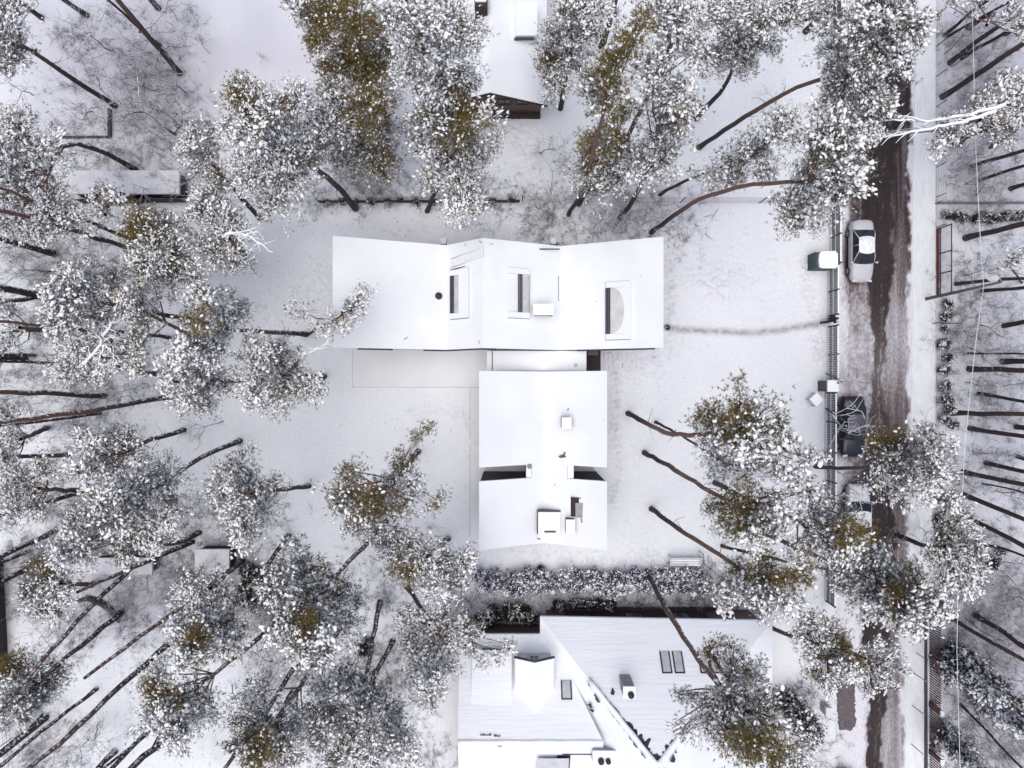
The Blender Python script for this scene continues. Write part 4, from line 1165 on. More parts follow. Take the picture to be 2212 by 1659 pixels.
def bare_tree(label, base, var, s=1.0, tip=None, cat='bare tree', group='leafless trees', rz=None, name='bare_tree', white=False):
    global BARE
    if BARE is None: BARE = bare_variants()
    B = W(*base); B[2] = -.05
    root = empty(name, B, label, cat, group)
    rz = rngG.uniform(0, 6.28) if rz is None else rz
    for nm, me in zip(('trunk', 'crown'), BARE[var]):
        o = link(nm, me, root); o.scale = (s, s, s); 
        if tip is not None:
            z = tip[2]; T = W(tip[0], tip[1], z); d = mathutils.Vector(T - B)
            o.rotation_mode = 'QUATERNION'; o.rotation_quaternion = d.to_track_quat('Z', 'Y') @ mathutils.Euler((0, 0, rz)).to_quaternion()
        else: o.rotation_euler = (0, 0, rz)
        if white:
            o.material_slots[0].link = 'OBJECT'; o.material_slots[0].material = M['twig_rimed']
    return root

def shrub_mesh(seed, R, h, snow, dens=1.6, conifer=True, blob=.85):
    rng = np.random.default_rng(seed)
    lb = [((rng.normal(0, R*.2), rng.normal(0, R*.2), h*(.35 + .3*k)), R*rng.uniform(.75, 1.0), snow, False, False) for k in range(2)]
    V, F, mi, sm = foliage(rng, lb, dens*3.0, spray_r=.16, blob=blob, needle=.8, flat=h/R*.5)
    st, sf = thin_tubes(np.zeros((5, 3)), np.array([(rng.normal(0, R*.4), rng.normal(0, R*.4), h*.6) for _ in range(5)]), .03, .012)
    return (fast_mesh('foliage', V, F, ([M['frost_twig']]*2 if snow > 5.5 else [M['spruce'], M['needle']]) + [M['snow_clump'], M['twig']], mi, sm), fast_mesh('stem', st, sf, [M['twig']]))
SHR = {}
def shrub(label, base, kind, s=1.0, group=None, cat='shrub', name='shrub', sz=None):
    if not SHR:
        SHR['round'] = [shrub_mesh(401+i, .5, .9, 5.0) for i in range(3)]
        SHR['dark'] = [shrub_mesh(411+i, .55, .9, 2.2) for i in range(2)]
        SHR['white'] = [shrub_mesh(421+i, .75, 1.5, 6.0, 1.1, blob=.8) for i in range(3)]
    B = W(*base); B[2] = 0
    v = SHR[kind]; f, st = v[rngG.integers(0, len(v))]
    root = empty(name, B, label, cat, group, rngG.uniform(0, 6.28))
    for nm, me in (('foliage', f), ('stem', st)):
        o = link(nm, me, root); o.scale = (s, s, s if sz is None else sz)
    return root

def spruce(label, base, tip, h, R, snow=3, top_cut=False, seed=1, cat='spruce tree', name='spruce_tree', blob=1.3, group=None, dens=1.0, spec=None):
    """conical tree: tip gives the lean on the survey grid"""
    rng = np.random.default_rng(seed)
    B = W(*base); B[2] = 0; T = W(tip[0], tip[1], h)
    root = empty(name, B, label, cat, group)
    lb = []; n = max(5, int(h/ (R*.55)))
    for k in range(n):
        t = (k+.5)/n; rr = R*(1 - t*.85) if not top_cut else R*(.75 + .25*math.sin(t*3.1))
        m = max(1, int(3.2*rr/ .8)) if not top_cut else 1
        for j in range(m):
            a = 2*math.pi*(j+rng.random()*.5)/m; q = B + (T-B)*t + (np.array([math.cos(a), math.sin(a), 0])*rr*.5 if m > 1 else 0)
            lb.append((q, max(.35, rr*.62 if m > 1 else rr), snow, False, False))
    V, F, mi, sm = foliage(rng, lb, 1.1*dens, blob=blob, spray_r=.3, flat=.6)
    link('crown', fast_mesh('crown', V, F, [M['spruce'], M['needle'], M['snow_clump'], M['twig']], mi, sm, origin=B), root)
    link('trunk', trunk_mesh([B, (B+T)/2, T], .16, .04, B), root)
    return root
# ------------------------------------------------------------------ survey of the pines: label, foot, lobes (x, y, r, snow)
PINES = [
 dict(label='snowy pine with its crown cut by the upper left corner of the photo', base=(248,228), r=.2, mid=[(130,155),(38,85)], lobes=[(15,35,60,7),(32,105,45,7),(-30,90,60,6),(20,150,26,6)]),
 dict(label='big white crowned pine at the left edge beside the lean-to', base=(292,366), lobes=[(45,285,62,8),(90,350,70,8),(45,425,72,8),(115,440,62,7),(95,495,48,8),(5,360,55,6),(20,480,40,7)], mid=[(190,310),(132,298)], r=.2),
 dict(label='small snowy crown just above the greenish pine near the left edge', base=(300,436), lobes=[(170,480,42,6),(222,436,40,6),(258,425,24,7)], mid=[(230,400)]),
 dict(label='broad greenish pine with heavy white lower rim left of the terrace end of the lean-to', base=(420,600), lobes=[(310,495,55,4),(370,500,62,3),(330,560,62,7),(400,560,60,6),(370,600,45,7),(300,560,30,7)], gold=(0,)),
 dict(label='pine with a fan of thin white branches behind the broad greenish pine', base=(525,555), lobes=[(470,470,48,7),(505,500,46,6),(440,450,40,7),(520,560,40,5),(470,545,52,5)], limbs=[[(480,510),(505,503),(530,506),(555,520),(590,545)],[(505,503),(530,498),(560,500)],[(505,503),(520,520),(540,545)]]),
 dict(label='large pine with a golden tip and full snowy crown left of the north garden', base=(768,450), lobes=[(525,205,46,5),(575,235,60,6),(640,230,52,6),(540,290,62,7),(610,310,72,7),(660,330,52,6),(560,370,66,7),(625,395,56,7),(590,440,44,7),(700,270,38,4)], mid=[(715,385)], r=.23, gold=(0,)),
 dict(label='small dark and white pine crown tucked against the left of the golden tipped pine', base=(560,470), lobes=[(430,300,42,5),(445,345,50,6),(475,400,42,5),(400,330,22,6)]),
 dict(label='tall thin foliaged green pine cut by the top edge above the north garden', base=None, lobes=[(700,20,62,2),(760,45,66,2),(775,110,60,2),(735,150,50,2),(800,170,54,2),(650,15,34,3),(690,90,40,2),(820,60,46,3),(830,130,40,3)], h=11),
 dict(label='loose grey foliaged pine hanging over the middle of the north garden', base=None, lobes=[(790,240,60,3),(720,205,46,3),(740,270,54,4),(825,290,50,3),(700,320,50,4),(760,345,50,4),(820,350,44,3),(830,215,46,3),(680,260,40,4)], h=9),
 dict(label='very white pine crown cut by the top edge left of the boarded house', base=None, lobes=[(880,30,55,6),(950,30,62,7),(1005,75,50,5),(900,100,58,7),(960,120,60,7),(880,165,44,7),(930,195,48,6),(1000,160,36,4)]),
 dict(label='tall pine with olive top and white foot left of the boarded gable', base=(922,456), lobes=[(960,190,46,3),(1010,185,36,4),(930,250,56,4),(985,270,62,3),(1050,265,40,7),(915,310,46,7),(965,335,62,6),(1030,330,50,6),(935,385,42,7),(1000,395,58,7),(985,450,42,7),(1030,440,30,7),(1075,300,22,7)], r=.17, gold=(0,3)),
 dict(label='dark speckled pine crown cut by the top edge right of the boarded house', base=None, lobes=[(1235,25,52,4),(1290,30,52,6),(1215,85,48,4),(1270,75,42,5),(1195,130,42,3),(1240,130,46,4),(1205,180,40,5),(1180,110,26,5)], h=10),
 dict(label='olive golden pine leaning in front of the dark speckled crown near the boarded house', base=(1228,463), lobes=[(1385,55,36,2),(1360,90,38,1),(1335,130,42,1),(1300,150,40,2),(1320,190,40,2),(1285,205,42,3),(1310,240,34,3),(1275,170,30,3)], r=.15, gold=(0,1,2,4), mid=[(1268,395)]),
 dict(label='yellow tipped pine with a white right side above the north fence', base=(1250,440), lobes=[(1350,240,32,1),(1310,300,46,3),(1275,325,40,3),(1330,340,56,4),(1280,370,50,4),(1370,350,46,6),(1320,395,50,5),(1260,395,32,3)], gold=(0,1), r=.17),
 dict(label='snow dusted pine crown between the olive pine and the long yard trunks', base=(1340,470), lobes=[(1420,190,52,5),(1400,140,44,5),(1460,210,52,5),(1430,255,50,5),(1480,240,40,6),(1420,310,48,6),(1455,300,42,6),(1400,370,44,6),(1440,350,36,7)], mid=[(1385,410)]),
 dict(label='speckled pine crown cut by the top edge left of the two touching white ones', base=None, lobes=[(1430,35,52,5),(1480,50,56,5),(1450,105,50,5),(1500,110,40,6)]),
 dict(label='wide snow covered pine cut by the top edge, its bare trunk foot in the yard', base=(1503,256), lobes=[(1545,30,46,5),(1600,35,62,6),(1665,35,58,7),(1580,90,56,6),(1640,95,48,6),(1545,130,48,6),(1600,135,38,6),(1705,30,38,6)], mid=[(1580,175)]),
 dict(label='loose flat pine crown over the front yard beside the long red brown trunk', base=(1425,420), lobes=[(1545,385,34,6),(1580,350,40,6),(1620,320,44,5),(1650,350,44,6),(1590,385,30,6),(1670,300,34,5),(1700,265,40,6),(1510,375,20,6)], mid=[(1500,378)], r=.13),
 dict(label='big round pine crown over the north end of the street fence', base=(1407,502), lobes=[(1790,275,56,5),(1835,300,42,6),(1760,330,54,4),(1820,355,58,6),(1745,390,46,5),(1800,410,56,6),(1845,390,34,7),(1700,450,50,6),(1750,460,50,6),(1700,485,34,7),(1790,300,36,2)], mid=[(1500,432),(1600,402),(1680,392)], r=.17),
 dict(label='largest white pine crown hanging over the street at the top', base=(1510,318), lobes=[(1920,40,66,6),(1975,55,40,7),(1855,60,62,6),(1800,110,56,7),(1860,130,60,7),(1925,130,58,7),(1810,180,50,6),(1880,200,52,6),(1905,230,38,7),(1840,240,40,5),(1875,285,36,7),(1960,110,30,8),(1790,220,36,5)], mid=[(1620,245),(1725,182)]),
 dict(label='small pine crown cut by the top edge just left of the street', base=(1740,68), lobes=[(1770,10,40,6),(1720,25,36,6),(1790,40,30,5)], mid=[(1775,28)]),
 dict(label='long white branch mass reaching in from the right edge over the street verge', base=(2075,310), lobes=[(2195,190,42,7),(2150,215,46,8),(2110,240,42,8),(2190,240,42,8),(2070,275,38,8),(2040,305,32,7),(2130,270,34,6),(2025,330,22,8),(2170,280,34,5),(2210,215,50,8),(1900,292,11,9)], h=17, limbs=[[(2170,225),(2080,250),(2000,262),(1940,258),(1893,262)],[(2150,240),(2060,268),(1990,280),(1930,292),(1880,300)],[(2000,262),(1960,250),(1915,248)]]),
 dict(label='snowy pine above the bent white limbed tree on the left', base=(410,690), lobes=[(165,600,46,8),(130,640,46,8),(200,620,46,7),(145,690,50,8),(205,680,46,7),(250,600,34,5),(120,700,26,8)], h=17),
 dict(label='dark foliaged pine right of the bent white limbed tree', base=(480,760), lobes=[(300,640,36,5),(310,690,40,4),(295,740,38,4),(320,600,28,5),(270,650,34,6)], h=17),
 dict(label='heavily snow loaded pine with bent white limbs and a brown foot beneath', base=(336,808), lobes=[(225,700,30,9),(180,755,52,9),(235,770,40,9),(145,790,42,9),(285,760,40,9),(215,800,34,8),(300,790,30,7),(180,720,26,9)], mid=[(290,805),(240,785)], r=.15, limbs=[[(180,785),(205,760),(222,738),(225,712),(248,688)],[(222,738),(208,718),(188,708)],[(225,735),(245,725),(262,735)],[(228,745),(246,765),(244,790)],[(222,728),(240,700),(262,690),(285,675)],[(225,745),(215,775),(222,800)]]),
 dict(label='pine with a bright olive spot, third crown left of the main house', base=(660,722), lobes=[(445,645,40,7),(422,690,36,2),(480,660,42,7),(440,740,50,7),(490,700,42,6),(400,760,40,7),(460,760,40,7),(520,665,26,6)], mid=[(560,714)], gold=(1,)),
 dict(label='white rimmed pine directly below the olive spotted one left of the main house', base=(580,818), lobes=[(375,790,40,8),(420,800,36,3),(400,850,46,8),(450,840,48,8),(430,880,28,8),(480,820,30,7),(350,820,20,8)]),
 dict(label='grey and white pine nearest the south west corner of the north wing', base=(700,813), lobes=[(560,750,44,5),(600,765,44,5),(555,805,46,6),(610,815,52,7),(655,840,44,8),(600,860,44,7),(550,850,36,6),(690,835,28,8),(640,780,32,6)]),
 dict(label='slim snowy branch spray reaching over the west end of the main roof', base=(664,722), lobes=[(645,668,26,8),(692,708,20,8),(718,700,24,8),(742,688,28,8),(768,668,28,8),(785,632,17,8),(778,650,20,8)], h=13, r=.10, limbs=[[(668,762),(690,752),(712,738)]]),
 dict(label='small snowy crown at the left edge level with the main house ridge', base=(130,712), lobes=[(8,665,32,7),(28,705,22,6),(5,745,26,7),(35,745,18,6)]),
 dict(label='snowy crown cut by the left edge above the twiggy slope', base=(97,925), lobes=[(15,905,36,6),(25,945,30,8),(10,985,30,7),(20,1010,26,6)]),
 dict(label='tall pine with the most open snowy crown left of the long brown trunk', base=(397,928), lobes=[(195,955,38,8),(220,985,40,8),(265,960,38,5),(290,935,24,8),(210,1030,44,8),(310,985,34,7),(170,1010,30,8),(250,1010,36,7)], mid=[(310,955)]),
 dict(label='wide snowy pine below the open crowned one, its brown foot in the west lawn', base=(518,952), lobes=[(270,1060,52,7),(225,1080,46,6),(320,1050,48,6),(365,1020,40,6),(300,1110,46,5),(370,1075,40,4),(250,1130,40,6)], mid=[(440,985),(360,1035)], r=.2),
 dict(label='white bulky pine over the two dark leaning trunks at lower left', base=(430,1150), lobes=[(190,1120,44,8),(250,1160,52,8),(160,1170,48,8),(310,1140,50,8),(345,1165,34,8),(280,1195,42,8),(130,1200,34,8),(190,1190,36,8),(360,1130,34,7)], mid=[(370,1185)]),
 dict(label='greenish pine crown close to the left edge above the bulky white one', base=(163,1062), lobes=[(60,1040,40,4),(90,1005,32,6),(40,1085,38,6),(30,1120,24,8),(20,1050,26,6),(85,1090,30,5)]),
 dict(label='freestanding rounded pine in the west lawn with its grey foot to the right', base=(667,1050), lobes=[(515,1000,40,6),(485,1050,44,6),(545,1045,50,6),(505,1090,46,7),(565,1090,44,8),(530,1140,42,8),(600,1040,24,5),(520,1170,26,8)]),
 dict(label='golden brown pine standing alone in the west lawn closest to the south wing', base=(903,975), lobes=[(740,1075,42,4),(780,1085,52,2),(825,1080,46,2),(790,1130,48,3),(760,1020,32,2),(870,1000,30,2),(855,1040,44,4),(885,1040,36,7),(870,1090,42,4),(715,1060,24,5),(905,945,20,2),(925,920,14,2),(940,1080,22,2)], gold=(1,2,5), r=.2),
 dict(label='dense pine hanging just under the golden brown one beside the south wing', base=(968,1165), lobes=[(830,1160,40,4),(870,1180,50,5),(920,1200,50,7),(880,1225,44,3),(965,1225,42,8),(1000,1210,34,7),(940,1260,44,8),(985,1260,34,8),(1015,1220,22,7)], h=15, gold=(3,)),
 dict(label='low crowned pine with green top at the left edge by the dark fence', base=(196,1265), lobes=[(100,1235,46,3),(80,1265,40,5),(130,1265,40,8),(95,1300,44,8),(145,1285,26,8),(120,1325,26,8)], h=15, gold=()),
 dict(label='slender white pine between the shed roof and the long diagonal trunk', base=(520,1212), lobes=[(405,1270,38,8),(440,1280,34,7),(400,1310,34,7),(470,1260,32,6),(490,1290,32,6)]),
 dict(label='olive centred pine above the forked bent trunk at lower left', base=(624,1156), lobes=[(415,1350,40,7),(455,1330,46,5),(425,1390,46,4),(400,1420,34,7),(470,1390,44,8),(505,1350,46,8),(375,1350,30,7),(500,1390,34,8)], mid=[(562,1240)], r=.17, gold=(2,)),
 dict(label='very large pine with an orange green heart in the lower left wood', base=None, lobes=[(620,1220,52,4),(670,1225,50,5),(600,1275,52,5),(660,1285,56,5),(720,1270,46,6),(655,1350,42,1),(620,1335,46,5),(690,1345,44,6),(740,1330,46,7),(650,1400,42,7),(700,1395,46,7),(760,1290,36,5),(600,1370,34,7),(760,1370,30,6)], gold=(5,), h=19),
 dict(label='pine with drooping white fringe near the bottom of the left edge', base=(262,1322), lobes=[(40,1440,44,3),(85,1450,44,5),(120,1470,32,6),(40,1490,46,7),(85,1500,44,8),(20,1530,40,8),(60,1540,30,8),(135,1440,22,5)], r=.2),
 dict(label='olive and white pine right of the open snow strip at lower left', base=(630,1320), lobes=[(345,1440,30,6),(345,1500,46,4),(390,1510,44,6),(345,1550,46,8),(400,1560,48,8),(445,1530,38,7),(380,1600,36,8),(320,1460,24,6),(430,1490,34,5)], gold=(1,)),
 dict(label='green and speckled pine on the bottom edge left of the widest snowy crown', base=None, lobes=[(555,1500,42,5),(545,1560,50,4),(600,1560,52,4),(560,1620,56,3),(620,1620,50,4),(650,1560,42,6),(520,1610,34,4)], gold=(3,)),
 dict(label='widest white crown in the bottom left wood, near the neighbouring house', base=(820,1300), lobes=[(700,1470,46,7),(755,1460,46,6),(720,1520,48,6),(790,1500,46,7),(840,1530,50,8),(770,1560,52,7),(860,1580,42,7),(700,1580,44,5),(810,1620,52,6),(740,1630,50,5),(880,1630,38,7),(680,1530,34,5)], h=20),
 dict(label='snowy pine with a branch reaching over the corner of the neighbouring roof', base=(880,1270), lobes=[(890,1340,42,7),(940,1340,46,7),(985,1350,42,7),(900,1390,40,6),(950,1400,44,8),(910,1440,42,8),(930,1490,42,8),(965,1440,28,7),(1020,1370,32,6),(1020,1410,24,6),(1050,1425,20,8),(1080,1410,22,8),(1095,1395,14,8)], h=17),
 dict(label='green brown yard pine, northernmost of the three long trunked ones', base=(1357,893), lobes=[(1600,865,40,3),(1545,900,46,2),(1600,915,52,2),(1655,890,42,3),(1680,925,30,1),(1570,960,46,5),(1630,965,52,6),(1525,945,32,4),(1690,970,40,7),(1510,910,22,4),(1735,1000,42,6),(1700,1010,38,5)], mid=[(1440,938),(1500,940)], gold=(1,2,4)),
 dict(label='short side stem pine behind the northernmost front yard pine', base=(1417,912), lobes=[(1560,1010,36,5),(1600,1020,34,6),(1530,985,28,6),(1650,1010,32,6)], mid=[(1480,945)], r=.11),
 dict(label='front yard pine with long reddish trunk, middle of the three by the street railing', base=(1393,978), lobes=[(1570,1085,42,3),(1625,1085,46,2),(1600,1130,48,4),(1650,1135,48,7),(1560,1130,34,6),(1690,1080,40,5),(1740,1050,36,4),(1620,1165,34,8),(1690,1130,36,5),(1530,1095,20,4)], mid=[(1480,1028),(1560,1075)], gold=(1,2)),
 dict(label='olive golden front yard pine, southernmost of the three by the street railing', base=(1408,1100), lobes=[(1600,1230,34,3),(1655,1240,46,1),(1700,1255,38,1),(1590,1275,40,5),(1640,1290,46,5),(1550,1270,24,6),(1700,1300,38,7),(1570,1300,28,8),(1735,1240,26,3)], mid=[(1500,1165),(1580,1215)], gold=(1,2)),
 dict(label='mixed green pine over the street fence just above the third car', base=(1545,1043), lobes=[(1760,1120,46,4),(1810,1110,44,3),(1790,1165,50,5),(1840,1150,42,3),(1740,1170,36,6),(1830,1190,40,6),(1730,1210,36,6)], gold=(3,), mid=[(1600,1070)]),
 dict(label='pine with red brown trunk crossing the street fence and a crown over the pavement', base=(1762,1008), lobes=[(1940,965,42,3),(1990,945,36,4),(1905,1000,40,4),(1960,1000,52,6),(2015,985,42,7),(1930,1045,42,8),(1985,1050,48,8),(2030,1020,34,7),(1890,1045,32,6),(2050,960,16,7),(1900,950,30,1)], mid=[(1850,1015)], r=.15, gold=()),
 dict(label='big snowy pine overhanging the street below the third car', base=(1600,1130), lobes=[(1850,1240,46,6),(1900,1210,44,7),(1900,1265,52,5),(1955,1240,48,6),(1960,1290,56,2),(2010,1290,46,7),(1870,1300,44,6),(1920,1325,46,8),(1980,1335,44,9),(2030,1320,36,9),(1810,1250,36,5),(1840,1195,30,6)], h=18),
 dict(label='pine on the pavement edge with white skirts right of the street bend shade', base=(1935,1155), lobes=[(2050,1085,30,6),(2070,1120,36,6),(2045,1160,44,4),(2090,1175,38,5),(2060,1205,44,6),(2105,1220,34,8),(2080,1250,42,8),(2040,1260,34,8),(2020,1200,28,6),(2125,1200,18,7)], mid=[(1990,1180)]),
 dict(label='olive spotted pine left of the bare parking bay', base=(1630,1335), lobes=[(1755,1350,40,6),(1800,1370,38,5),(1760,1400,42,6),(1810,1415,44,1),(1780,1445,36,3),(1830,1455,34,8),(1790,1470,28,9),(1730,1370,28,6)], mid=[(1690,1370)], gold=(3,)),
 dict(label='white tipped pine spreading over the lower street lane', base=(1718,1362), lobes=[(1880,1400,30,8),(1905,1430,30,8),(1875,1450,34,5),(1910,1465,30,7),(1940,1450,18,7),(1855,1420,26,7),(1930,1410,16,7),(1875,1490,20,8)], mid=[(1790,1395)], r=.12),
 dict(label='leaning pine over the neighbouring roof, brown heart at its bottom', base=(1400,1235), lobes=[(1535,1395,28,3),(1590,1395,26,3),(1590,1440,46,5),(1630,1450,36,6),(1560,1490,44,6),(1620,1500,52,6),(1520,1540,42,4),(1580,1550,52,4),(1640,1560,46,5),(1600,1610,50,2),(1660,1610,44,1),(1560,1600,36,4),(1470,1500,16,4),(1465,1565,22,7),(1490,1580,26,7),(1675,1560,28,7),(1660,1515,32,6),(1495,1500,18,3)], mid=[(1425,1290),(1470,1370),(1520,1440)], r=.22, gold=(9,10)),
 dict(label='brown hearted pine in the bottom right corner of the front yard wood', base=None, lobes=[(1710,1640,40,7),(1680,1655,40,2),(1740,1600,26,6)], h=17, gold=(1,)),
 dict(label='small snowy crown on the right edge level with the silver car', base=(2212,610), lobes=[(2195,565,16,8),(2212,545,22,8),(2180,575,12,8)], h=4, r=.06),
 dict(label='pine crown on the top edge right of the street', base=(2093,60), lobes=[(2060,8,20,6),(2110,2,26,7),(2190,40,34,7),(2212,70,26,7)], h=18, mid=[(2150,20)]),
]

# bare trunks whose heads stand outside the photo: label, foot, points seen further up, options
EDGE = [
 ('short dark trunk foot at the upper left corner, beside the white crown', (90,38), [(62,18)], {}),
 ('dark trunk foot on the top edge, left of the three in the upper left garden', (188,32), [(138,0)], {}),
 ('long brown trunk crossing the upper left garden from the top edge', (388,158), [(305,60),(255,0)], dict(r=.2)),
 ('thin dark trunk branching beside the long brown one in the upper left garden', (346,97), [(312,70),(290,50)], dict(r=.1)),
 ('stubby trunk foot on the top edge at the right of the upper left garden', (343,18), [(326,0)], dict(r=.17)),
 ('stout trunk with a rounded foot on the left edge above the thin twigs', (118,548), [(0,516)], dict(r=.24)),
 ('dark trunk showing between the white left crown and the greenish one, upper of the pair', (290,523), [(200,480),(60,430)], dict(r=.15)),
 ('dark trunk showing between the white left crown and the greenish one, lower of the pair', (292,542), [(200,508),(60,470)], dict(r=.19)),
 ('thick double trunk at the left edge beside the snowy pine above the bent tree', (105,640), [(0,622)], dict(r=.27, fork=((85,640),(0,652)))),
 ('thin snow specked trunk reaching the left edge level with the skylights', (135,710), [(40,714),(0,718)], dict(r=.13)),
 ('brown trunk piece seen between the two snowy crowns left of the main house', (366,730), [(320,722),(200,712)], dict(r=.14)),
 ('short trunk at the left edge, uppermost of the three level with the link roof', (75,768), [(0,766)], dict(r=.13)),
 ('short trunk at the left edge, middle of the three level with the link roof', (55,775), [(0,774)], dict(r=.2)),
 ('longer thin trunk at the left edge, lowest of the three level with the link roof', (120,785), [(0,780)], dict(r=.11)),
 ('long straight trunk running level to the left edge above the twiggy slope', (226,855), [(120,850),(0,848)], dict(r=.19)),
 ('long red brown trunk rising right across the west lawn edge towards the left', (366,857), [(210,885),(60,905)], dict(r=.19)),
 ('short thin trunk lying under the long red brown one in the view', (217,893), [(150,903),(40,915)], dict(r=.11)),
 ('level dark trunk behind the open snowy crown, ending at the left edge', (150,982), [(80,986),(0,985)], dict(r=.16)),
 ('dark trunk crossing the gap between the two lower left crowns', (190,1056), [(110,1080),(30,1105)], dict(r=.17)),
 ('straight dark trunk in the open gap near the left edge beside the bulky white pine', (115,1148), [(0,1205)], dict(r=.19)),
 ('thinner branch like trunk just below the straight dark trunk at the left edge', (62,1190), [(0,1215)], dict(r=.12)),
 ('round footed trunk at the left edge above the dark fence', (62,1228), [(0,1258)], dict(r=.19)),
 ('pair trunk leaning under the bulky white pine, upper one', (415,1170), [(370,1190),(320,1212)], dict(r=.2, h=13)),
 ('lower trunk above the curved hedge in the lower left', (310,1200), [(170,1335),(120,1395)], dict(r=.17)),
 ('dark trunk leaning past the shed corner in the lower left', (525,1210), [(455,1265),(380,1320)], dict(r=.18)),
 ('long thin trunk to the lower left corner, its foot alone in the open snow', (208,1488), [(120,1555),(10,1645)], dict(r=.14)),
 ('short thick trunk in the lower left corner above the long thin one', (98,1547), [(30,1610),(0,1630)], dict(r=.27)),
 ('very long red brown trunk across the open snow at the lower left', (360,1395), [(250,1490),(170,1570),(90,1640)], dict(r=.21)),
 ('trunk leaving the bottom edge, left of the doubled pair in the lower left', (360,1530), [(300,1600),(250,1650)], dict(r=.18)),
 ('forked trunk at the bottom edge, thick one of the doubled pair', (400,1575), [(300,1640),(280,1659)], dict(r=.24, fork=((330,1620),(352,1560)))),
 ('short mossy trunk foot near the bottom edge beside the doubled pair', (248,1623), [(222,1650)], dict(r=.2)),
 ('dark trunk running down to the bottom edge left of the green speckled pine', (650,1420), [(560,1560),(490,1650)], dict(r=.18)),
 ('slim dark trunk foot between the crowns at the bottom middle left', (633,1495), [(610,1530),(588,1580)], dict(r=.2)),
 ('short dark trunk foot standing left of the red trunk in the bottom wood', (810,1450), [(803,1475),(790,1540)], dict(r=.17)),
 ('red brown trunk in the small clearing of the bottom wood', (848,1385), [(815,1448),(790,1500)], dict(r=.19)),
 ('thin trunk at the top right corner, first below the corner', (2040,75), [(2095,25),(2130,0)], dict(r=.12)),
 ('second trunk of the leaning bunch in the top right corner', (2048,78), [(2130,30),(2205,-10)], dict(r=.09)),
 ('long split trunk of the leaning bunch reaching the right edge', (2052,135), [(2120,82),(2212,20)], dict(r=.17)),
 ('parallel trunk under the long split one at the right edge', (2078,125), [(2140,88),(2212,45)], dict(r=.14)),
 ('short trunk foot closest to the right edge in the top right corner', (2172,72), [(2212,52)], dict(r=.17)),
 ('red brown trunk from the street verge to the upper right edge', (2036,209), [(2120,155),(2212,90)], dict(r=.21)),
 ('reddish trunk under the long white branch mass at the right edge', (2058,308), [(2130,278),(2200,255)], dict(r=.2)),
 ('wavy thin trunk below the white branch mass near the right edge', (2137,320), [(2180,292),(2212,270)], dict(r=.09)),
 ('straight trunk at the right edge, upper of the two above the cross fence', (2098,359), [(2150,340),(2212,325)], dict(r=.14)),
 ('thinner trunk at the right edge, lower of the two above the cross fence', (2115,390), [(2160,370),(2212,358)], dict(r=.12)),
 ('stub of a trunk on the right edge just above the cross fence', (2181,408), [(2212,398)], dict(r=.15)),
 ('thick level trunk below the clipped hedge at the right edge', (2086,514), [(2150,500),(2212,484)], dict(r=.21)),
 ('thin snow flecked trunk at the right edge just above the street lamp head', (2066,613), [(2120,605),(2212,602)], dict(r=.13)),
 ('straight trunk at the right edge just below the street lamp head', (2121,628), [(2170,625),(2212,622)], dict(r=.13)),
 ('short trunk on the right edge below the lamp, level with the skylights', (2168,704), [(2212,694)], dict(r=.17)),
 ('thin pole like trunk at the right edge, first above the birch', (2092,763), [(2150,763),(2212,765)], dict(r=.07)),
 ('pale banded birch trunk at the right edge', (2094,797), [(2150,797),(2212,800)], dict(r=.2)),
 ('reddish thick trunk on the right edge directly above the birch', (2165,781), [(2212,781)], dict(r=.2)),
 ('trunk pointing to the right edge, first below the birch', (2115,850), [(2212,868)], dict(r=.13)),
 ('long level red brown trunk starting in the row of round bushes', (2057,892), [(2130,893),(2212,895)], dict(r=.18)),
 ('trunk pointing to the right edge, just below the level red brown one', (2096,925), [(2150,934),(2212,944)], dict(r=.17)),
 ('stub of a trunk touching the right edge beside the small round bush', (2196,922), [(2212,925)], dict(r=.18)),
 ('short trunk close to the right edge above the pair of long ones', (2200,986), [(2212,990)], dict(r=.15)),
 ('upper one of the pair of long trunks on the lower right slope', (2130,1000), [(2170,1010),(2212,1020)], dict(r=.16)),
 ('lower one of the pair of long trunks on the lower right slope', (2082,1020), [(2150,1035),(2212,1047)], dict(r=.18)),
 ('very thin bent trunk below the pair on the lower right slope', (2123,1045), [(2165,1050),(2212,1065)], dict(r=.06)),
 ('thick dark and red trunk sloping down to the right edge', (2082,1068), [(2140,1093),(2212,1122)], dict(r=.19)),
 ('red trunk emerging from the white skirted pine to the right edge', (2090,1118), [(2150,1148),(2212,1180)], dict(r=.18)),
 ('small crooked trunk right of the white skirted pine', (2124,1178), [(2165,1180),(2200,1196)], dict(r=.10)),
 ('trunk from the street pavement down to the right edge, beside the cable', (2045,1330), [(2110,1370),(2212,1425)], dict(r=.16)),
 ('mossy dark trunk right of the cable, above the snowy spruces', (2105,1328), [(2160,1360),(2212,1395)], dict(r=.2)),
 ('stout reddish trunk running through the dark snowy spruce', (2075,1432), [(2140,1490),(2212,1545)], dict(r=.22)),
 ('thin trunk lying over the blue snow between the two spruces', (2075,1520), [(2130,1575),(2180,1630)], dict(r=.10)),
 ('curved dark trunk foot on the top edge, north of the largest yard', (1300,100), [(1325,20)], dict(r=.22)),
 ('trunk crossing below the yard bench towards the street fence', (1560,1180), [(1640,1200),(1760,1225)], dict(r=.12)),
]

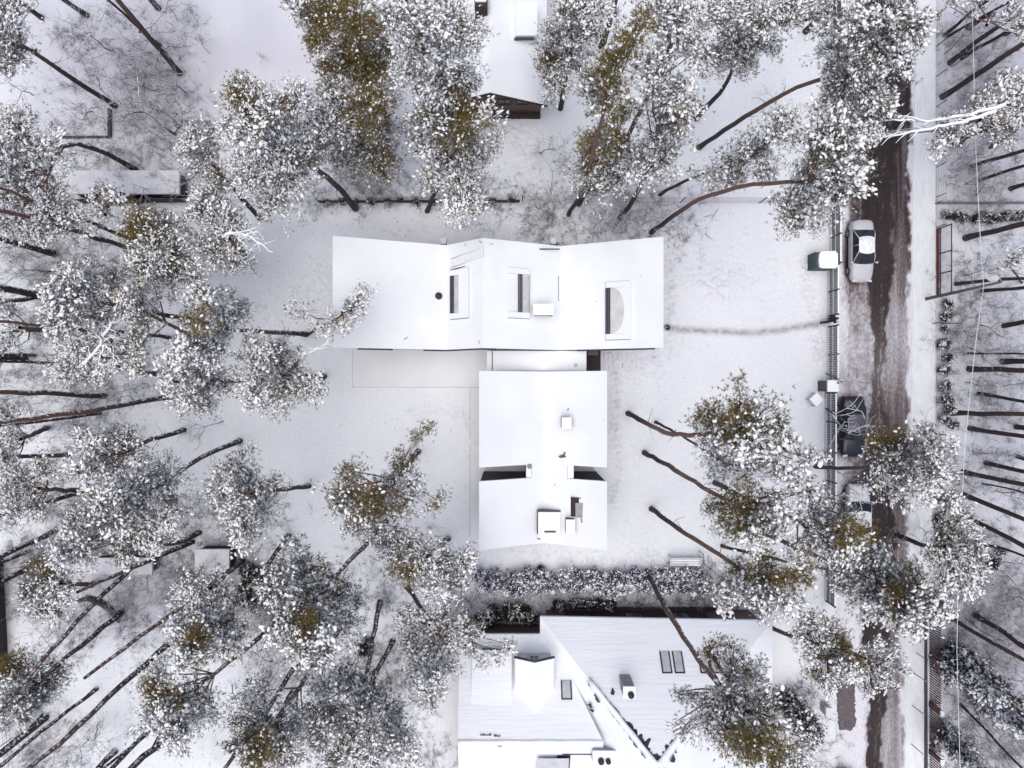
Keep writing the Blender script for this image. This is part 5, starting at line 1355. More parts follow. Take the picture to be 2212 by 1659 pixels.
BARES = [ # label, foot, variant, scale, tip or None
 ('fine leafless tree left of the long brown trunk on the top edge', (240,110), 5, 1.5, (190,60,4.5)),
 ('fine leafless tree right of the long brown trunk in the upper left garden', (400,200), 5, 1.5, (390,120,4.5)),
 ('fine leafless tree inside the corner of the timber edging', (200,240), 3, 1.7, (160,215,4.0)),
 ('low fine leafless bush in the open snow above the golden tipped pine', (575,130), 4, .7, None),
 ('leafless dark stemmed tree spreading over the upper left garden', (381,292), 0, 1.15, (240,190,7.0)),
 ('leafless tree with upright twigs beside the dark timber edging', (372,290), 2, .95, (395,225,6.0)),
 ('leafless tree sprawling left of the golden tipped pine', (425,370), 1, 1.1, (300,320,6.5)),
 ('leafless tree at the top edge in the upper left garden', (300,70), 1, 1.15, (215,20,7.0)),
 ('fine twigged leafless tree in the centre of the upper left garden', (310,185), 3, 1.9, (280,130,4.0)),
 ('leafless tree by the left edge of the upper left garden', (70,205), 5, 1.3, None),
 ('leafless tree left of the white lean-to', (330,400), 5, 1.35, (250,380,4.0)),
 ('thin leafless tree by the left edge level with the north wing', (120,585), 1, 1.0, (20,570,6.0)),
 ('thin leafless tree under the stout left edge trunk', (225,572), 5, 1.4, (150,560,5.0)),
 ('leafless tree near the left edge below the terrace level', (290,870), 5, 1.3, (220,860,4.5)),
 ('leafless tree behind the long level trunk on the left', (160,815), 3, 1.5, None),
 ('slim leafless tree lying along the west lawn edge', (485,908), 5, 1.2, (330,905,5.5)),
 ('leafless tree among the trunks west of the lawn', (175,940), 1, .9, (90,940,5.5)),
 ('leafless tree over the lower left shed roof', (455,1190), 0, .95, (370,1260,6.0)),
 ('leafless tree between shed and curved hedge', (400,1240), 1, 1.0, (280,1290,6.0)),
 ('brown twigged leafless tree by the dark hedge at lower left', (575,1255), 1, .9, (550,1300,5.0)),
 ('leafless tree right of the bent forked trunk', (590,1430), 1, 1.0, (510,1490,6.0)),
 ('leafless tree by the north fence nearest the chimney flue', (905,440), 5, .9, (870,395,3.5)),
 ('small leafless tree left of the north fence hedge', (795,455), 5, .9, (790,400,3.5)),
 ('snowy leafless tree over the north fence above the roof ladder', (1250,475), 1, .85, (1260,430,5.0)),
 ('white twigged leafless tree between the north wing and the mesh fence', (1275,505), 3, 1.5, (1270,450,4.0)),
 ('leafless tree above the north east roof corner', (1410,500), 3, 1.3, (1440,445,4.0)),
 ('leafless tree between mesh fence posts in the north', (1340,455), 1, .8, (1390,395,5.0)),
 ('fine leafless tree beside the boarded gable', (1165,330), 3, 1.4, (1190,290,3.5)),
 ('fine leafless tree right of the north garden path', (1190,420), 1, .85, (1200,330,6.0)),
 ('white limbed leafless street tree above the dark car', (1785,806), 6, .75, (1885,795,5.0)),
 ('white limbed leafless street tree hanging over the rear of the dark car', (1785,880), 6, 1.0, (1900,910,6.5)),
 ('leafless street tree beside the third car', (1800,1075), 6, .85, (1900,1110,6.0)),
 ('leafless tree at the foot of the red trunk by the street fence', (1790,1010), 5, 1.3, (1830,1040,5.0)),
 ('white limbed leafless street tree over the bonnet of the dark car', (1788,925), 6, .9, (1880,900,5.5)),
 ('leafless tree right of the lamp in the east garden', (2115,700), 5, 1.4, (2200,670,5.0)),
 ('leafless tree beside the cable in the east garden', (2010,700), 5, 1.3, (2140,690,6.0)),
 ('fine leafless tree right of the round bushes', (2090,750), 3, 1.6, (2180,745,4.5)),
 ('fine leafless tree in the upper right garden near the cable', (2090,240), 3, 1.7, (2170,210,4.0)),
 ('low leafless tree between the trunks of the upper right garden', (2110,420), 5, 1.4, (2200,400,5.0)),
 ('leafless tree right of the leaning bunch of trunks', (2040,115), 3, 1.6, (2130,60,4.5)),
 ('leafless tree at the right edge under the pair of long trunks', (2150,1060), 3, 1.5, (2210,1090,4.0)),
 ('leafless tree between the street pine and the cable', (1990,1200), 1, .8, (2060,1230,5.0)),
 ('brownish leafless tree at the bottom right between the spruces', (2120,1560), 1, 1.0, (2200,1610,6.0)),
 ('leafless tree above the upper snowy spruce', (2080,1400), 3, 1.7, (2150,1440,4.0)),
 ('leafless bush like tree beside the neighbouring house corner', (1010,1300), 3, 1.6, (1060,1320,3.5)),
 ('leafless tree right of the south hedge', (1520,1215), 3, 1.5, (1580,1280,4.0)),
 ('leafless tree in front of the bottom middle clearing', (930,1300), 1, .8, (900,1310,5.0)),
 ('leafless tree on the bottom edge in the lower left', (190,1600), 5, 1.5, (140,1640,4.5)),
 ('snowy leafless tree at the bottom edge left of the doubled trunks', (215,1560), 3, 1.8, (200,1590,4.0)),
 ('snowy leafless tree right of the olive and white pine', (500,1480), 3, 1.8, (480,1540,4.0)),
]
def build_trees():
    for d in PINES: pine(**d)
    for lb, b, e, kw in EDGE: edge_tree(lb, b, e, **kw)
    for lb, b, v, s, tip in BARES: bare_tree(lb, b, v, s, tip, white=('white' in lb or 'snowy' in lb or 'third car' in lb))
    # slender saplings scattered through the wood: nothing tells one from the next
    rng = np.random.default_rng(31)
    zones = [((130,20,460,430), 34), ((0,480,340,1000), 48), ((2035,20,2205,1120), 44), ((0,1080,600,1340), 28), ((2060,1200,2205,1650), 24), ((560,1180,760,1640), 10), ((0,1340,120,1650), 8),((1560,120,1760,420), 5),
             ((1150,440,1500,500), 7), ((480,1420,860,1650), 10), ((760,330,860,430), 4), ((1000,1300,1040,1360), 2)]
    for (x0, y0, x1, y1), n in zones:
        for _ in range(n):
            b = (rng.uniform(x0, x1), rng.uniform(y0, y1))
            bare_tree('thin dark leafless sapling standing in the snow among the trees', b, int(rng.integers(3, 6)), rng.uniform(.6, 1.25),
                      None, 'sapling', 'thin leafless saplings in the wood', name='sapling')
    # round bushes along the east pavement
    ys_ = [(2040,658,1.0),(2035,688,.9),(2041,712,.7),(2035,745,1.05),(2041,776,.95),(2036,800,1.0),(2038,832,1.1),(2036,862,1.0),(2045,884,.9),(2036,905,.85),(2050,918,.9)]
    nm = ['first','second','third','fourth','fifth','sixth','seventh','eighth','ninth','tenth','last']
    for (x, y, s), n in zip(ys_, nm): shrub('%s round snowy bush from the gate end of the row behind the pavement' % n, (x-3, y), 'round', s*.92, 'round bushes along the pavement')
    for (x, y, s), n in zip([(2032,1075,.9),(2030,1120,1.0),(2035,1160,1.1)], ('uppermost','middle','lowest')):
        shrub('%s dark bush in the small group behind the pavement beside the white skirted pine' % n, (x, y), 'dark', s, 'dark bushes by the pavement')
    # clipped hedge plants by the cross fence
    for k, x in enumerate(np.linspace(2042, 2195, 9)):
        shrub('low dark hedge plant in the short row below the cross fence', (x, 470 + rng.uniform(-3, 3)), 'dark', rng.uniform(.62, .8), 'hedge row below the cross fence', name='hedge_plant', cat='hedge plant')
    # snow-white hedge south of the house
    for k in range(34):
        x = 1045 + (k % 17)*29 + rng.uniform(-7, 7); y = (1240 if k < 17 else 1262) + rng.uniform(-5, 5)
        shrub('frosted bluish white shrub in the long hedge south of the main house', (x, y), 'white', rng.uniform(.75, 1.0), 'frosted hedge south of the house', name='hedge_shrub', cat='hedge shrub')
    for k in range(9):
        shrub('dark twiggy shrub in the thicket beside the neighbouring roof', (1040 + k*14 + rng.uniform(-4, 4), 1328 + rng.uniform(-18, 12)), 'dark', rng.uniform(.9, 1.2), 'thicket beside the neighbouring roof')
    for k in range(10):
        shrub('dark shrub planted along the wall strip north of the neighbouring house', (1200 + k*14 + rng.uniform(-4, 4), 1302 + rng.uniform(-4, 4)), 'dark', rng.uniform(.55, .8), 'shrubs along the neighbouring wall')
    for k in range(13):
        shrub('dark twiggy hedge plant along the north garden fence', (705 + k*33 + rng.uniform(-6, 6), 436 + rng.uniform(-2, 2)), 'dark', rng.uniform(.45, .62), 'hedge along the north fence', name='hedge_plant', cat='hedge plant')
    for k in range(12):
        shrub('dark hedge plant behind the lower left shed', (530 + (k % 4)*24 + rng.uniform(-6, 6), 1235 + (k//4)*28 + rng.uniform(-6, 6)), 'dark', rng.uniform(.9, 1.2), 'dark hedge behind the shed', name='hedge_plant', cat='hedge plant')
    shrub('small round dark bush below the crooked trunk in the lower right garden', (2130,1215), 'dark', .95)
    shrub('small dark bush at the north end of the yard bench', (1428,1238), 'dark', .8)
    shrub('small dark bush with white speckles in the middle of the south lawn strip', (1165,1225), 'dark', .55)
    shrub('little dark plant at the end of the trodden path by the house corner', (1441,708), 'dark', .35)
    shrub('bushy seedling growing beside the white left edge crown', (2150,1190), 'round', .7)
    shrub('small potted shrub on the neighbouring roof terrace, left one', (1163,1645), 'round', .7)
    shrub('small potted shrub on the neighbouring roof terrace, right one', (1205,1645), 'round', .7)
    shrub('rounded dark green bush in the bottom wood clearing', (790,1395), 'dark', 1.1)
    spruce('clipped columnar conifer dusted with snow beside the parking bay', (1690,1508), (1762,1590), 4.5, 1.0, 4.0, True, 12, name='columnar_conifer', cat='conifer', blob=1.2, dens=1.7)
    spruce('large dark spruce with hanging snowy boughs at the lower right edge', (2050,1425), (2225,1530), 13, 1.5, 3.5, False, 13, blob=1.3, group='snowy spruces')
    spruce('dark spruce with white boughs in the bottom right corner', (2035,1588), (2140,1680), 9, 1.1, 3.5, False, 14, blob=1.3, group='snowy spruces')
    spruce('white bough spruce half outside the lower right edge', (2130,1500), (2235,1600), 9, 1.5, 6, False, 15, blob=1.4, group='snowy spruces')

def undergrowth():
    rng = np.random.default_rng(45); A, B = [], []
    Z = [(140,20,430,400,640),(0,470,340,1100,1300),(2030,20,2212,1240,1300),(0,1080,620,1360,1300),(2060,1250,2212,1659,900),(640,390,1100,445,240),(1140,410,1480,505,420),
         (560,1180,960,1659,800),(0,1340,200,1659,300),(720,180,860,440,260),(1480,1230,1700,1300,160),(1010,1290,1180,1345,260),(1180,1285,1560,1308,260),(1690,1470,1790,1659,150)]
    for x0, y0, x1, y1, n in Z:
        cl = np.stack([rng.uniform(x0, x1, max(6, n//14)), rng.uniform(y0, y1, max(6, n//14))], 1)
        c = cl[rng.integers(0, len(cl), n)] + rng.normal(0, 26, (n, 2))
        P = np.stack([W(x, y) for x, y in c])
        for k in range(5):
            d = np.stack([rng.normal(0, .55, n), rng.normal(0, .55, n), rng.uniform(.15, 1.0, n)], 1); l = rng.lognormal(-.75, .5, (n, 1))
            e = P + d*l; A.append(P.copy()); B.append(e)
            for _ in range(2):
                t = rng.uniform(.4, .9, (n, 1)); q = P + d*l*t; A.append(q); B.append(q + rng.normal(0, .22, (n, 3))*np.array([1, 1, .6]) + d*l*.3)
    V, F = thin_tubes(np.concatenate(A), np.concatenate(B), .0085, .004)
    tag(link('undergrowth', fast_mesh('undergrowth', V, F, [M['twig_bare']])), 'frosted thin undergrowth of twigs sticking out of the snow among the trees', 'undergrowth', kind='stuff')

def litter():
    """twigs and needles fallen on the snow"""
    rng = np.random.default_rng(44)
    A, B = [], []
    zones = [(150,30,440,430,700),(0,470,340,1100,1400),(2030,20,2212,1200,1200),(0,1100,620,1659,1200),(2060,1250,2212,1659,500),(640,400,1400,520,300),(560,540,700,700,60),
             (1500,120,1800,500,100),(1700,1460,1800,1659,100),(1330,800,1720,1240,90),(700,900,1030,1200,60)]
    for x0, y0, x1, y1, n in zones:
        k = n
        c = np.stack([W(x, y)[:2] for x, y in zip(rng.uniform(x0, x1, k), rng.uniform(y0, y1, k))])
        a = rng.uniform(0, 6.28, k); l = rng.lognormal(-2.4, .55, k)
        z = .10 + rng.uniform(-.04, .05, k)
        d = np.stack([np.cos(a)*l, np.sin(a)*l, rng.uniform(-.02, .04, k)], 1)
        p = np.c_[c, z]; A.append(p); B.append(p + d)
    A, B = np.concatenate(A), np.concatenate(B)
    V, F = thin_tubes(A, B, .012, .007)
    o = link('fallen_twigs', fast_mesh('fallen_twigs', V, F, [M['wood_dark']]))
    tag(o, 'fallen twigs and needles strewn over the snow under the trees', 'twigs', kind='stuff')
# ------------------------------------------------------------------ fences, cars, person, small things
def rail_fence(name, label, x, y0, y1, h=1.5, group=None, m='metal_dark', pitch=.128, post=2.4, hidden=()):
    """vertical bar fence running north-south at x (metres) from y0 to y1, snow on the rails"""
    o = np.array([x, (y0+y1)/2, 0]); r = empty(name, o, label, 'fence', group)
    L = y1 - y0
    n = max(1, int(round(L/post)))
    for k in range(n+1):
        y = y0 + L*k/n
        c = MB(o); c.box(x-.05, y-.05, -.1, x+.05, y+.05, h+.05); c.box(x-.055, y-.055, h+.05, x+.055, y+.055, h+.09); c.build('post', M[m], r)
    c = MB(o); k = int(L/pitch)
    for i in range(k):
        y = y0 + (i+.5)*L/k; c.box(x-.012, y-.05, .12, x+.012, y+.05, h-.05)
    c.build('bars', M[m], r)
    c = MB(o)
    for z in (.14, h*.5, h-.06):
        c.box(x+.014, y0, z-.02, x+.05, y1, z+.03)
    c.build('rail', M[m], r)
    c = MB(o)
    for z in (.14, h*.5, h-.06):
        c.box(x-.035, y0+.05, z+.032, x+.062, y1-.05, z+.075)
    c.build('snow_on_rail', M['snow'], r)
    c = MB(o); c.box(x-.09, y0, -.1, x+.09, y1, .10); c.build('plinth', M['fascia'], r)
    return r

def mesh_fence(name, label, pts, h=1.4, post=2.4, m='metal_grey', dens=.22, group=None, solid=False):
    P = [np.array(W(*p)) for p in pts]
    o = (P[0]+P[-1])/2; o[2] = 0
    r = empty(name, o, label, 'fence', group)
    wires = MB(o)
    for a, b in zip(P[:-1], P[1:]):
        L = np.linalg.norm(b-a); n = max(1, int(round(L/post)))
        for k in range(n+1):
            q = a + (b-a)*k/n; c = MB(o); c.cyl((q[0], q[1], -.1), .035, h+.12, 6); c.build('post', M['metal_dark'], r)
        if solid:
            d = (b-a)/L; nrm = np.array([-d[1], d[0], 0])*.03
            wires.prism([tuple((a-nrm)[:2]), tuple((b-nrm)[:2]), tuple((b+nrm)[:2]), tuple((a+nrm)[:2])], .0, h)
        else:
            for z in np.arange(.1, h+.01, (h-.1)/4): wires.tube([a+np.array([0,0,z]), b+np.array([0,0,z])], .008, 3, cap=False)
            k = int(L/dens)
            for i in range(k):
                q = a + (b-a)*(i+.5)/k; wires.tube([q+np.array([0,0,.1]), q+np.array([0,0,h])], .005, 3, cap=False)
    wires.build('boards' if solid else 'mesh', M[m], r)
    return r

def fences():
    X0 = 24.08
    seg = [((2045,512),(2040,650)),((2035,655),(2030,772)),((2032,798),(2030,935)),((2030,958),(2018,1243))]
    labs = ['dark railing beside the silver car, north of the green bin shelter', 'dark railing between the bin shelter and the open gate',
            'dark railing from the gate down to the gate post box', 'longest dark railing beside the black car']
    for (a, b), lb, x in zip(seg, labs, (24.30, 24.12, 24.10, 23.95)):
        yA, yB = (937.5-a[1])/32., (937.5-b[1])/32.
        rail_fence('street_railing', lb, x, yB, yA, 1.55, 'street railings')
    rail_fence('street_railing', 'dark railing under the pines at the top end of the street', 24.4, 14.3, 30, 1.5, 'street railings')
    rail_fence('street_railing', 'dark railing under the pines at the lower end of the street', 23.9, -16.5, -9.8, 1.5, 'street railings')
    # brown slatted fence, lower right
    x = 31.72; o = np.array([x, -25, 0]); r = empty('slatted_fence', o, 'reddish brown slatted fence with a dark base rail behind the lower pavement', 'fence')
    c = MB(o); y = -32.0
    while y < -16.2: c.box(x-.02, y, .25, x+.02, y+.085, 1.55); y += .185
    c.build('slats', mat('red_brown_paint', (.075, .035, .035), (.12, .06, .055), 4, .7), r)
    for y in np.arange(-31.5, -16, 3.6):
        c = MB(o); c.box(x-.09, y-.16, -.1, x+.09, y+.16, 1.62); p = c.build('post', mat('brick_post', (.09, .045, .045), (.14, .07, .065), 8, .8), r)
        c = MB(o); c.box(x-.12, y-.2, 1.62, x+.12, y+.2, 1.74); c.build('snow_cap', M['snow'], p)
        c = MB(o); c.box(x+.16, y-.22, .2, x+.62, y+.22, .72); c.box(x+.10, y-.2, .3, x+.16, y+.2, .6); c.build('meter_box', M['snow'], r)
    c = MB(o); c.box(x-.36, -32, -.05, x-.26, -16.4, .34); c.build('base_rail', M['metal_dark'], r)
    c = MB(o); c.box(x-.12, -32, -.05, x-.06, -16.4, .24); c.build('snow_ledge', M['snow'], r)
    # thin marker poles on the pavement
    for k, (px, py) in enumerate([(2235,1593),(2228,1641),(2224,1720),(2223,1815)]):
        q = W(px/1.1302, py/1.1302); o2 = np.array([q[0], q[1], .1]); c = MB(o2)
        c.tube([(q[0], q[1], .1), (q[0]+.03, q[1]+.02, 1.55)], [.035, .028], 6)
        c.cyl((q[0]+.03, q[1]+.02, 1.55), .034, .03, 6, 1)
        ob = c.build('marker_pole', [M['wood_dark'], M['snow']], None, True)
        tag(ob, '%s thin dark pole on the pavement along the slatted fence' % ('uppermost','second','third','lowest')[k], 'pole', 'marker poles on the pavement')
    # kerb wall and mesh fences of the east gardens
    for (ya, yb, lb) in ((-30, 492, 'thin wire fence behind the pavement, north of the entrance gate'), (735, 1340, 'thin wire fence behind the pavement along the round bushes')):
        mesh_fence('wire_fence', lb, [(2023,ya),(2021 if yb < 500 else 2014, yb)], 1.2, group='wire fences of the east gardens')
    mesh_fence('cross_fence', 'greyish purple board fence dividing the east gardens above the clipped hedge', [(2018,441),(2260,441)], .75, 3.0, 'metal_grey', solid=True)
    for k, xa in enumerate((2016, 2120)):
        pass
    # gate east
    o = np.array([32.4, 9.4, 0]); r = empty('entrance_gate', o, 'tall mesh entrance gate with red brown base board beside the lamp post', 'gate')
    ya, yb = (937.5-560)/32., (937.5-722)/32.
    c = MB(o); c.box(32.30, yb, -.05, 32.36, ya, .42); c.build('base_board', mat('maroon_paint', (.11, .035, .04), (.15, .06, .06), 4, .7), r)
    for y in (yb, (ya*.32+yb*.68), (ya*.62+yb*.38), ya):
        c = MB(o); c.box(32.38, y-.04, -.1, 32.46, y+.04, 1.72); c.build('post', M['metal_dark'], r)
    c = MB(o); c.box(32.39, yb, 1.64, 32.44, ya, 1.70); c.box(32.39, yb, .40, 32.44, ya, .46); c.build('rail', M['metal_dark'], r)
    c = MB(o); y = yb
    while y < ya - .1:
        for s in (1, -1):
            pts = [(32.41, y + (0 if s > 0 else .5), .46), (32.41, y + (.5 if s > 0 else 0), 1.64)]
            c.tube(pts, .007, 3, cap=False)
        y += .16
    c.build('mesh', M['metal_grey'], r)
    # north boundary
    mesh_fence('board_fence', 'low dark board fence at the foot of the lean-to, north garden', [(180,438),(400,437)], .9, 2.5, 'wood_dark', solid=True)
    mesh_fence('wire_fence', 'very thin wire fence between the lean-to and the dark north hedge', [(402,437),(690,437)], .9, 3.2, 'metal_grey', .4)
    mesh_fence('board_fence', 'low dark board fence along the north garden, behind the dark hedge', [(692,438),(1122,437)], .55, 2.5, 'wood_dark', solid=True)
    mesh_fence('mesh_fence', 'grey mesh fence with dark posts north east of the main house', [(1128,437),(1640,439),(1780,439)], 1.5, 5.9, 'metal_grey', .12)
    # south boundary of the plot, behind the frosted hedge
    mesh_fence('wire_fence', 'dark wire fence behind the frosted hedge', [(1030,1236),(1530,1240)], 1.5, 2.6, 'metal_dark', .18)
    mesh_fence('board_fence', 'dark tall boards at the left edge in the lower left', [(6,1200),(20,1470)], 1.8, 2.4, 'wood_dark', solid=True)
    mesh_fence('board_fence', 'dark slatted boards in the lower left corner', [(22,1560),(30,1665)], 1.6, 1.2, 'wood_dark', .1)
    # timber edging in the upper left garden
    a, b, d = W(135,298), W(240,298), W(241,238)
    o = b.copy(); c = MB(o)
    c.box(a[0], a[1]-.05, -.1, b[0], a[1]+.05, .35); c.box(b[0]-.05, b[1]+.052, -.1, b[0]+.09, d[1], .38)
    tag(c.build('timber_edging', M['metal_dark'], None, True), 'dark L shaped timber edging in the snow of the upper left garden', 'edging')
    # curved dark hedge wall lower left
    o = W(215,1310); c = MB(o); pts = [W(x, y, .12) for x, y in ((165,1300),(190,1292),(215,1300),(240,1318),(258,1345))]
    c.tube(pts, [.10,.22,.26,.22,.10], 8)
    tag(c.build('curved_bank', mat('earth_bank', (.035,.028,.025), (.06,.05,.045), 8, .9, .05, 9), None, True), 'dark curved bank edge beside the open snow in the lower left', 'garden bank')

def cable_and_lamp():
    q = W(1999, 646); o = q.copy(); r = empty('street_lamp', o, 'tall slender street lamp pole rising by the entrance gate', 'street lamp')
    T = W(2163, 609, 7.9)
    c = MB(o); c.tube([q, (q+T)/2 + np.array([.03, 0, 0]), T], [.13, .11, .08], 10); c.build('pole', mat('grey_wood_pole', (.12,.10,.11), (.20,.18,.19), 9, .8, .01, 30), r)
    hd = W(2142, 601, 7.9)
    c = MB(o); c.tube([T, T + np.array([-.35, .45, .25]), W(2140, 604, 8.1)], [.05, .04, .035], 7); c.build('arm', M['metal_grey'], r)
    c = MB(o); n = 16
    c.add([(hd[0]+.42*math.cos(2*math.pi*k/n), hd[1]+.26*math.sin(2*math.pi*k/n), 8.05) for k in range(n)] +
          [(hd[0]+.25*math.cos(2*math.pi*k/n), hd[1]+.15*math.sin(2*math.pi*k/n), 8.22) for k in range(n)],
          [tuple(range(n-1, -1, -1)), tuple(range(n, 2*n))] + [(k, (k+1) % n, n+(k+1) % n, n+k) for k in range(n)])
    c.build('lamp_head', M['fascia'], r)
    # overhead cable, rimed with snow
    pts = [(2098,-40,7.6),(2103,120,7.2),(2107,300,7.1),(2113,430,7.2),(2120,560,7.6),(2125,618,7.8)]
    pts2 = [(2125,618,7.8),(2110,720,7.4),(2098,830,7.1),(2085,950,7.0),(2078,1080,6.9),(2070,1240,6.9),(2067,1400,7.0),(2070,1520,7.2),(2075,1700,7.5)]
    for P, lb in ((pts, 'snow rimed overhead cable running north from the street lamp'), (pts2, 'snow rimed overhead cable running south from the street lamp')):
        Q = [W(*p) for p in P]; c = MB(Q[0]); c.tube(Q, .017, 5); 
        tag(c.build('overhead_cable', M['snow'], None, True), lb, 'cable', 'overhead cables')

def small_things():
    # bin shelter: green door, white roof
    a = W(1752, 538, 1.6); b = W(1802, 573, 1.6)
    o = W(1770, 556); r = empty('bin_shelter', o, 'small green sided bin shelter with a thick snow roof at the street railing', 'shelter')
    x0, x1 = 22.55, 23.95; y1, y0 = 9.72, 8.62
    c = MB(o); c.box(x0, y0, -.1, x1, y1, 1.42); c.build('wall', mat('green_boards', (.018,.075,.055), (.03,.10,.075), 6, .6), r)
    c = MB(o)
    for y in np.arange(y0+.02, y1, .12): c.box(x0-.02, y, .05, x0, y+.09, 1.4)
    c.build('door', mat('green_door', (.015,.06,.045), (.03,.09,.07), 8, .5), r)
    c = MB(o)
    n = 8
    for i in range(1):
        P = [(x0+.16,y0+.02),(x0+.10,y0+.5),(x0+.15,y1-.1),(x0+.3,y1+.06),(x1-.1,y1+.1),(x1+.08,y1-.1),(x1+.1,y0+.1),(x1-.05,y0-.08),(x0+.4,y0-.06)]
        c.prism(P[::-1], 1.44, 1.66)
    c.build('snow_roof', M['snow'], r)
    c = MB(o); c.box(x0-.05, y0-.05, 1.39, x1+.05, y1+.05, 1.44); c.build('roof', M['metal_dark'], r)
    # gate post box
    x0, x1, y0, y1 = 23.35, 24.2, -.55, .25
    o = np.array([x0, y0, 0]); r = empty('letter_box', o, 'dark letter box block with a snowy lid in the railing below the gate', 'letter box')
    c = MB(o); c.box(x0, y0, -.1, x1-.1, y1, 1.35); c.build('box', M['metal_dark'], r)
    c = MB(o); c.box(x0+.02, y0-.03, 1.352, x1-.02, y1+.03, 1.50); c.build('snow_cap', M['snow'], r)
    c = MB(o); c.tube([(x0, y0-.15, 1.2), (x0-.1, y0-.4, 1.25), (x0+.1, y0-.5, 1.2)], .02, 5); c.build('handle', M['metal_dark'], r)
    # tilted square table
    q = W(1763, 863, .7); o = q.copy(); o[2] = 0; r = empty('square_table', o, 'small square white table turned on its corner inside the railing', 'table')
    c = MB(o); c.obox((q[0], q[1], .68), (.78, .78, .05), .75); c.build('table_top', M['fascia'], r)
    c = MB(o); c.obox((q[0], q[1], .732), (.74, .74, .06), .75); c.build('snow_cover', M['snow'], r)
    for sx in (-1, 1):
        for sy in (-1, 1):
            a = .75; dx, dy = sx*.33, sy*.33; c = MB(o); x, y = q[0]+dx*math.cos(a)-dy*math.sin(a), q[1]+dx*math.sin(a)+dy*math.cos(a)
            c.box(x-.03, y-.03, -.1, x+.03, y+.03, .68); c.build('leg', M['metal_grey'], r)
    # garden bench/trellis by the south railing
    q = W(1475, 1210); o = q.copy(); r = empty('garden_bench', o, 'white slatted garden bench at the south edge of the front yard', 'bench')
    def B(nm, *a): c = MB(o); c.box(*a); return c.build(nm, M['fascia'], r)
    w = 1.15
    y = -13.05; x = 13.1
    c = MB(o)
    for k in range(4): c.box(x-w, y-.18-k*.17, .42, x+w, y-.18-k*.17+.12, .46)
    c.build('seat', M['snow'], r)
    c = MB(o)
    for k in range(3): c.box(x-w, y-.02, .55+k*.16, x+w, y+.02, .66+k*.16)
    c.build('backrest', M['fascia'], r)
    for sx in (-w, w):
        for dy in (0, -.62):
            c = MB(o); c.box(x+sx-.04, y+dy-.05, -.1, x+sx+.04, y+dy+.05, .9 if dy == 0 else .42); c.build('leg', M['fascia'], r)
        c = MB(o); c.box(x+sx-.04, y-.70, .62, x+sx+.04, y, .67); c.build('armrest', M['fascia'], r)
    # pergola posts beside it
    a, b = W(1510,1190), W(1512,1245)
    c = MB(a); 
    for dx in (0, .32): c.tube([(a[0]+dx, a[1], 1.2), (b[0]+dx, b[1], 1.2)], .035, 5)
    for t in (0, .5, 1): c.box(a[0]-.03, a[1]+(b[1]-a[1])*t-.03, -.1, a[0]+.03, a[1]+(b[1]-a[1])*t+.03, 1.18)
    tag(c.build('garden_rail', M['metal_grey'], None, True), 'thin double rail standing right of the white garden bench', 'rail')
    # ladder and boards against the neighbouring house
    q = W(1228, 1346); o = q.copy(); r = empty('ladder', W(1228,1340), 'grey wooden ladder leaning in the dark corner beside the neighbouring roof', 'ladder')
    x, y = 4.0 - 0.0, -17.5
    x = (1228-1106)*H*K; y0, y1 = W(0,1318)[1], W(0,1348,1.5)[1]
    c = MB(W(1228,1340))
    for dx in (0, .38): c.tube([(x+dx, y0, .05), (x+dx, y1, 1.6)], .03, 5)
    c.build('rail', M['metal_grey'], r)
    c = MB(W(1228,1340))
    for k in range(7): t = (k+.5)/7; c.tube([(x, y0+(y1-y0)*t, .05+1.55*t), (x+.38, y0+(y1-y0)*t, .05+1.55*t)], .02, 5)
    c.build('rungs', M['metal_grey'], r)
    rng = np.random.default_rng(9)
    q = W(1260, 1325); c = MB(q)
    for k in range(6):
        a = -.9 + k*.28; c.obox((q[0]+.5*math.cos(a)*.8, q[1]+.25*math.sin(a), .1+k*.06), (1.6, .16, .05), a*.5)
    tag(c.build('board_pile', M['fascia'], None, True), 'fan of pale boards beside the ladder at the neighbouring house', 'boards')
    # retaining strip at the neighbouring north wall
    a, b = W(1190, 1312), W(1560, 1312)
    c = MB((a+b)/2); c.box(a[0], a[1]-.2, -.1, b[0], a[1]+.05, .5); c.box(a[0]+4.2, a[1]-.9, -.1, b[0]-.5, a[1]-.202, .62)
    tag(c.build('retaining_wall', M['wood_dark'], None, True), 'dark timber retaining wall north of the neighbouring house', 'wall')
    # low snowy lean-to, sheds
    shed('lean_to', 'long low lean-to with a flat snowy roof at the left of the north fence', 'shed', 150, 369, 388, 419, 1.5, M['wood_dark'])
    shed('garden_shed', 'garden shed with a square pale snow roof at lower left', 'shed', 422, 1186, 496, 1238, 1.5, M['wood_dark'])
    shed('wood_store', 'low open store with snowy roof left of the square shed', 'shed', 190, 1205, 330, 1240, 1.2, M['wood_dark'])
    # log pile ends at the side of the shed
    # two bins by the parking bay
    shed('storage_box', 'small snow capped box above the columnar conifer', 'box', 1783, 1528, 1797, 1548, 1.0, M['metal_grey'], over=.03)
    # white garden chairs: snow-topped stool in the front yard
    a = W(1717, 935, .5); r = empty('low_bench', W(1717,935), 'small snow topped stool with a dark side near the northernmost yard pine', 'stool')
    c = MB(W(1717,935)); c.box(a[0]-.35, a[1]-.5, .38, a[0]+.2, a[1]+.1, .5); c.build('seat', M['snow'], r)
    for dx in (-.3, .12):
        for dy in (-.45, .03):
            c = MB(W(1717,935)); c.box(a[0]+dx, a[1]+dy, -.1, a[0]+dx+.05, a[1]+dy+.05, .379); c.build('leg', M['metal_dark'], r)

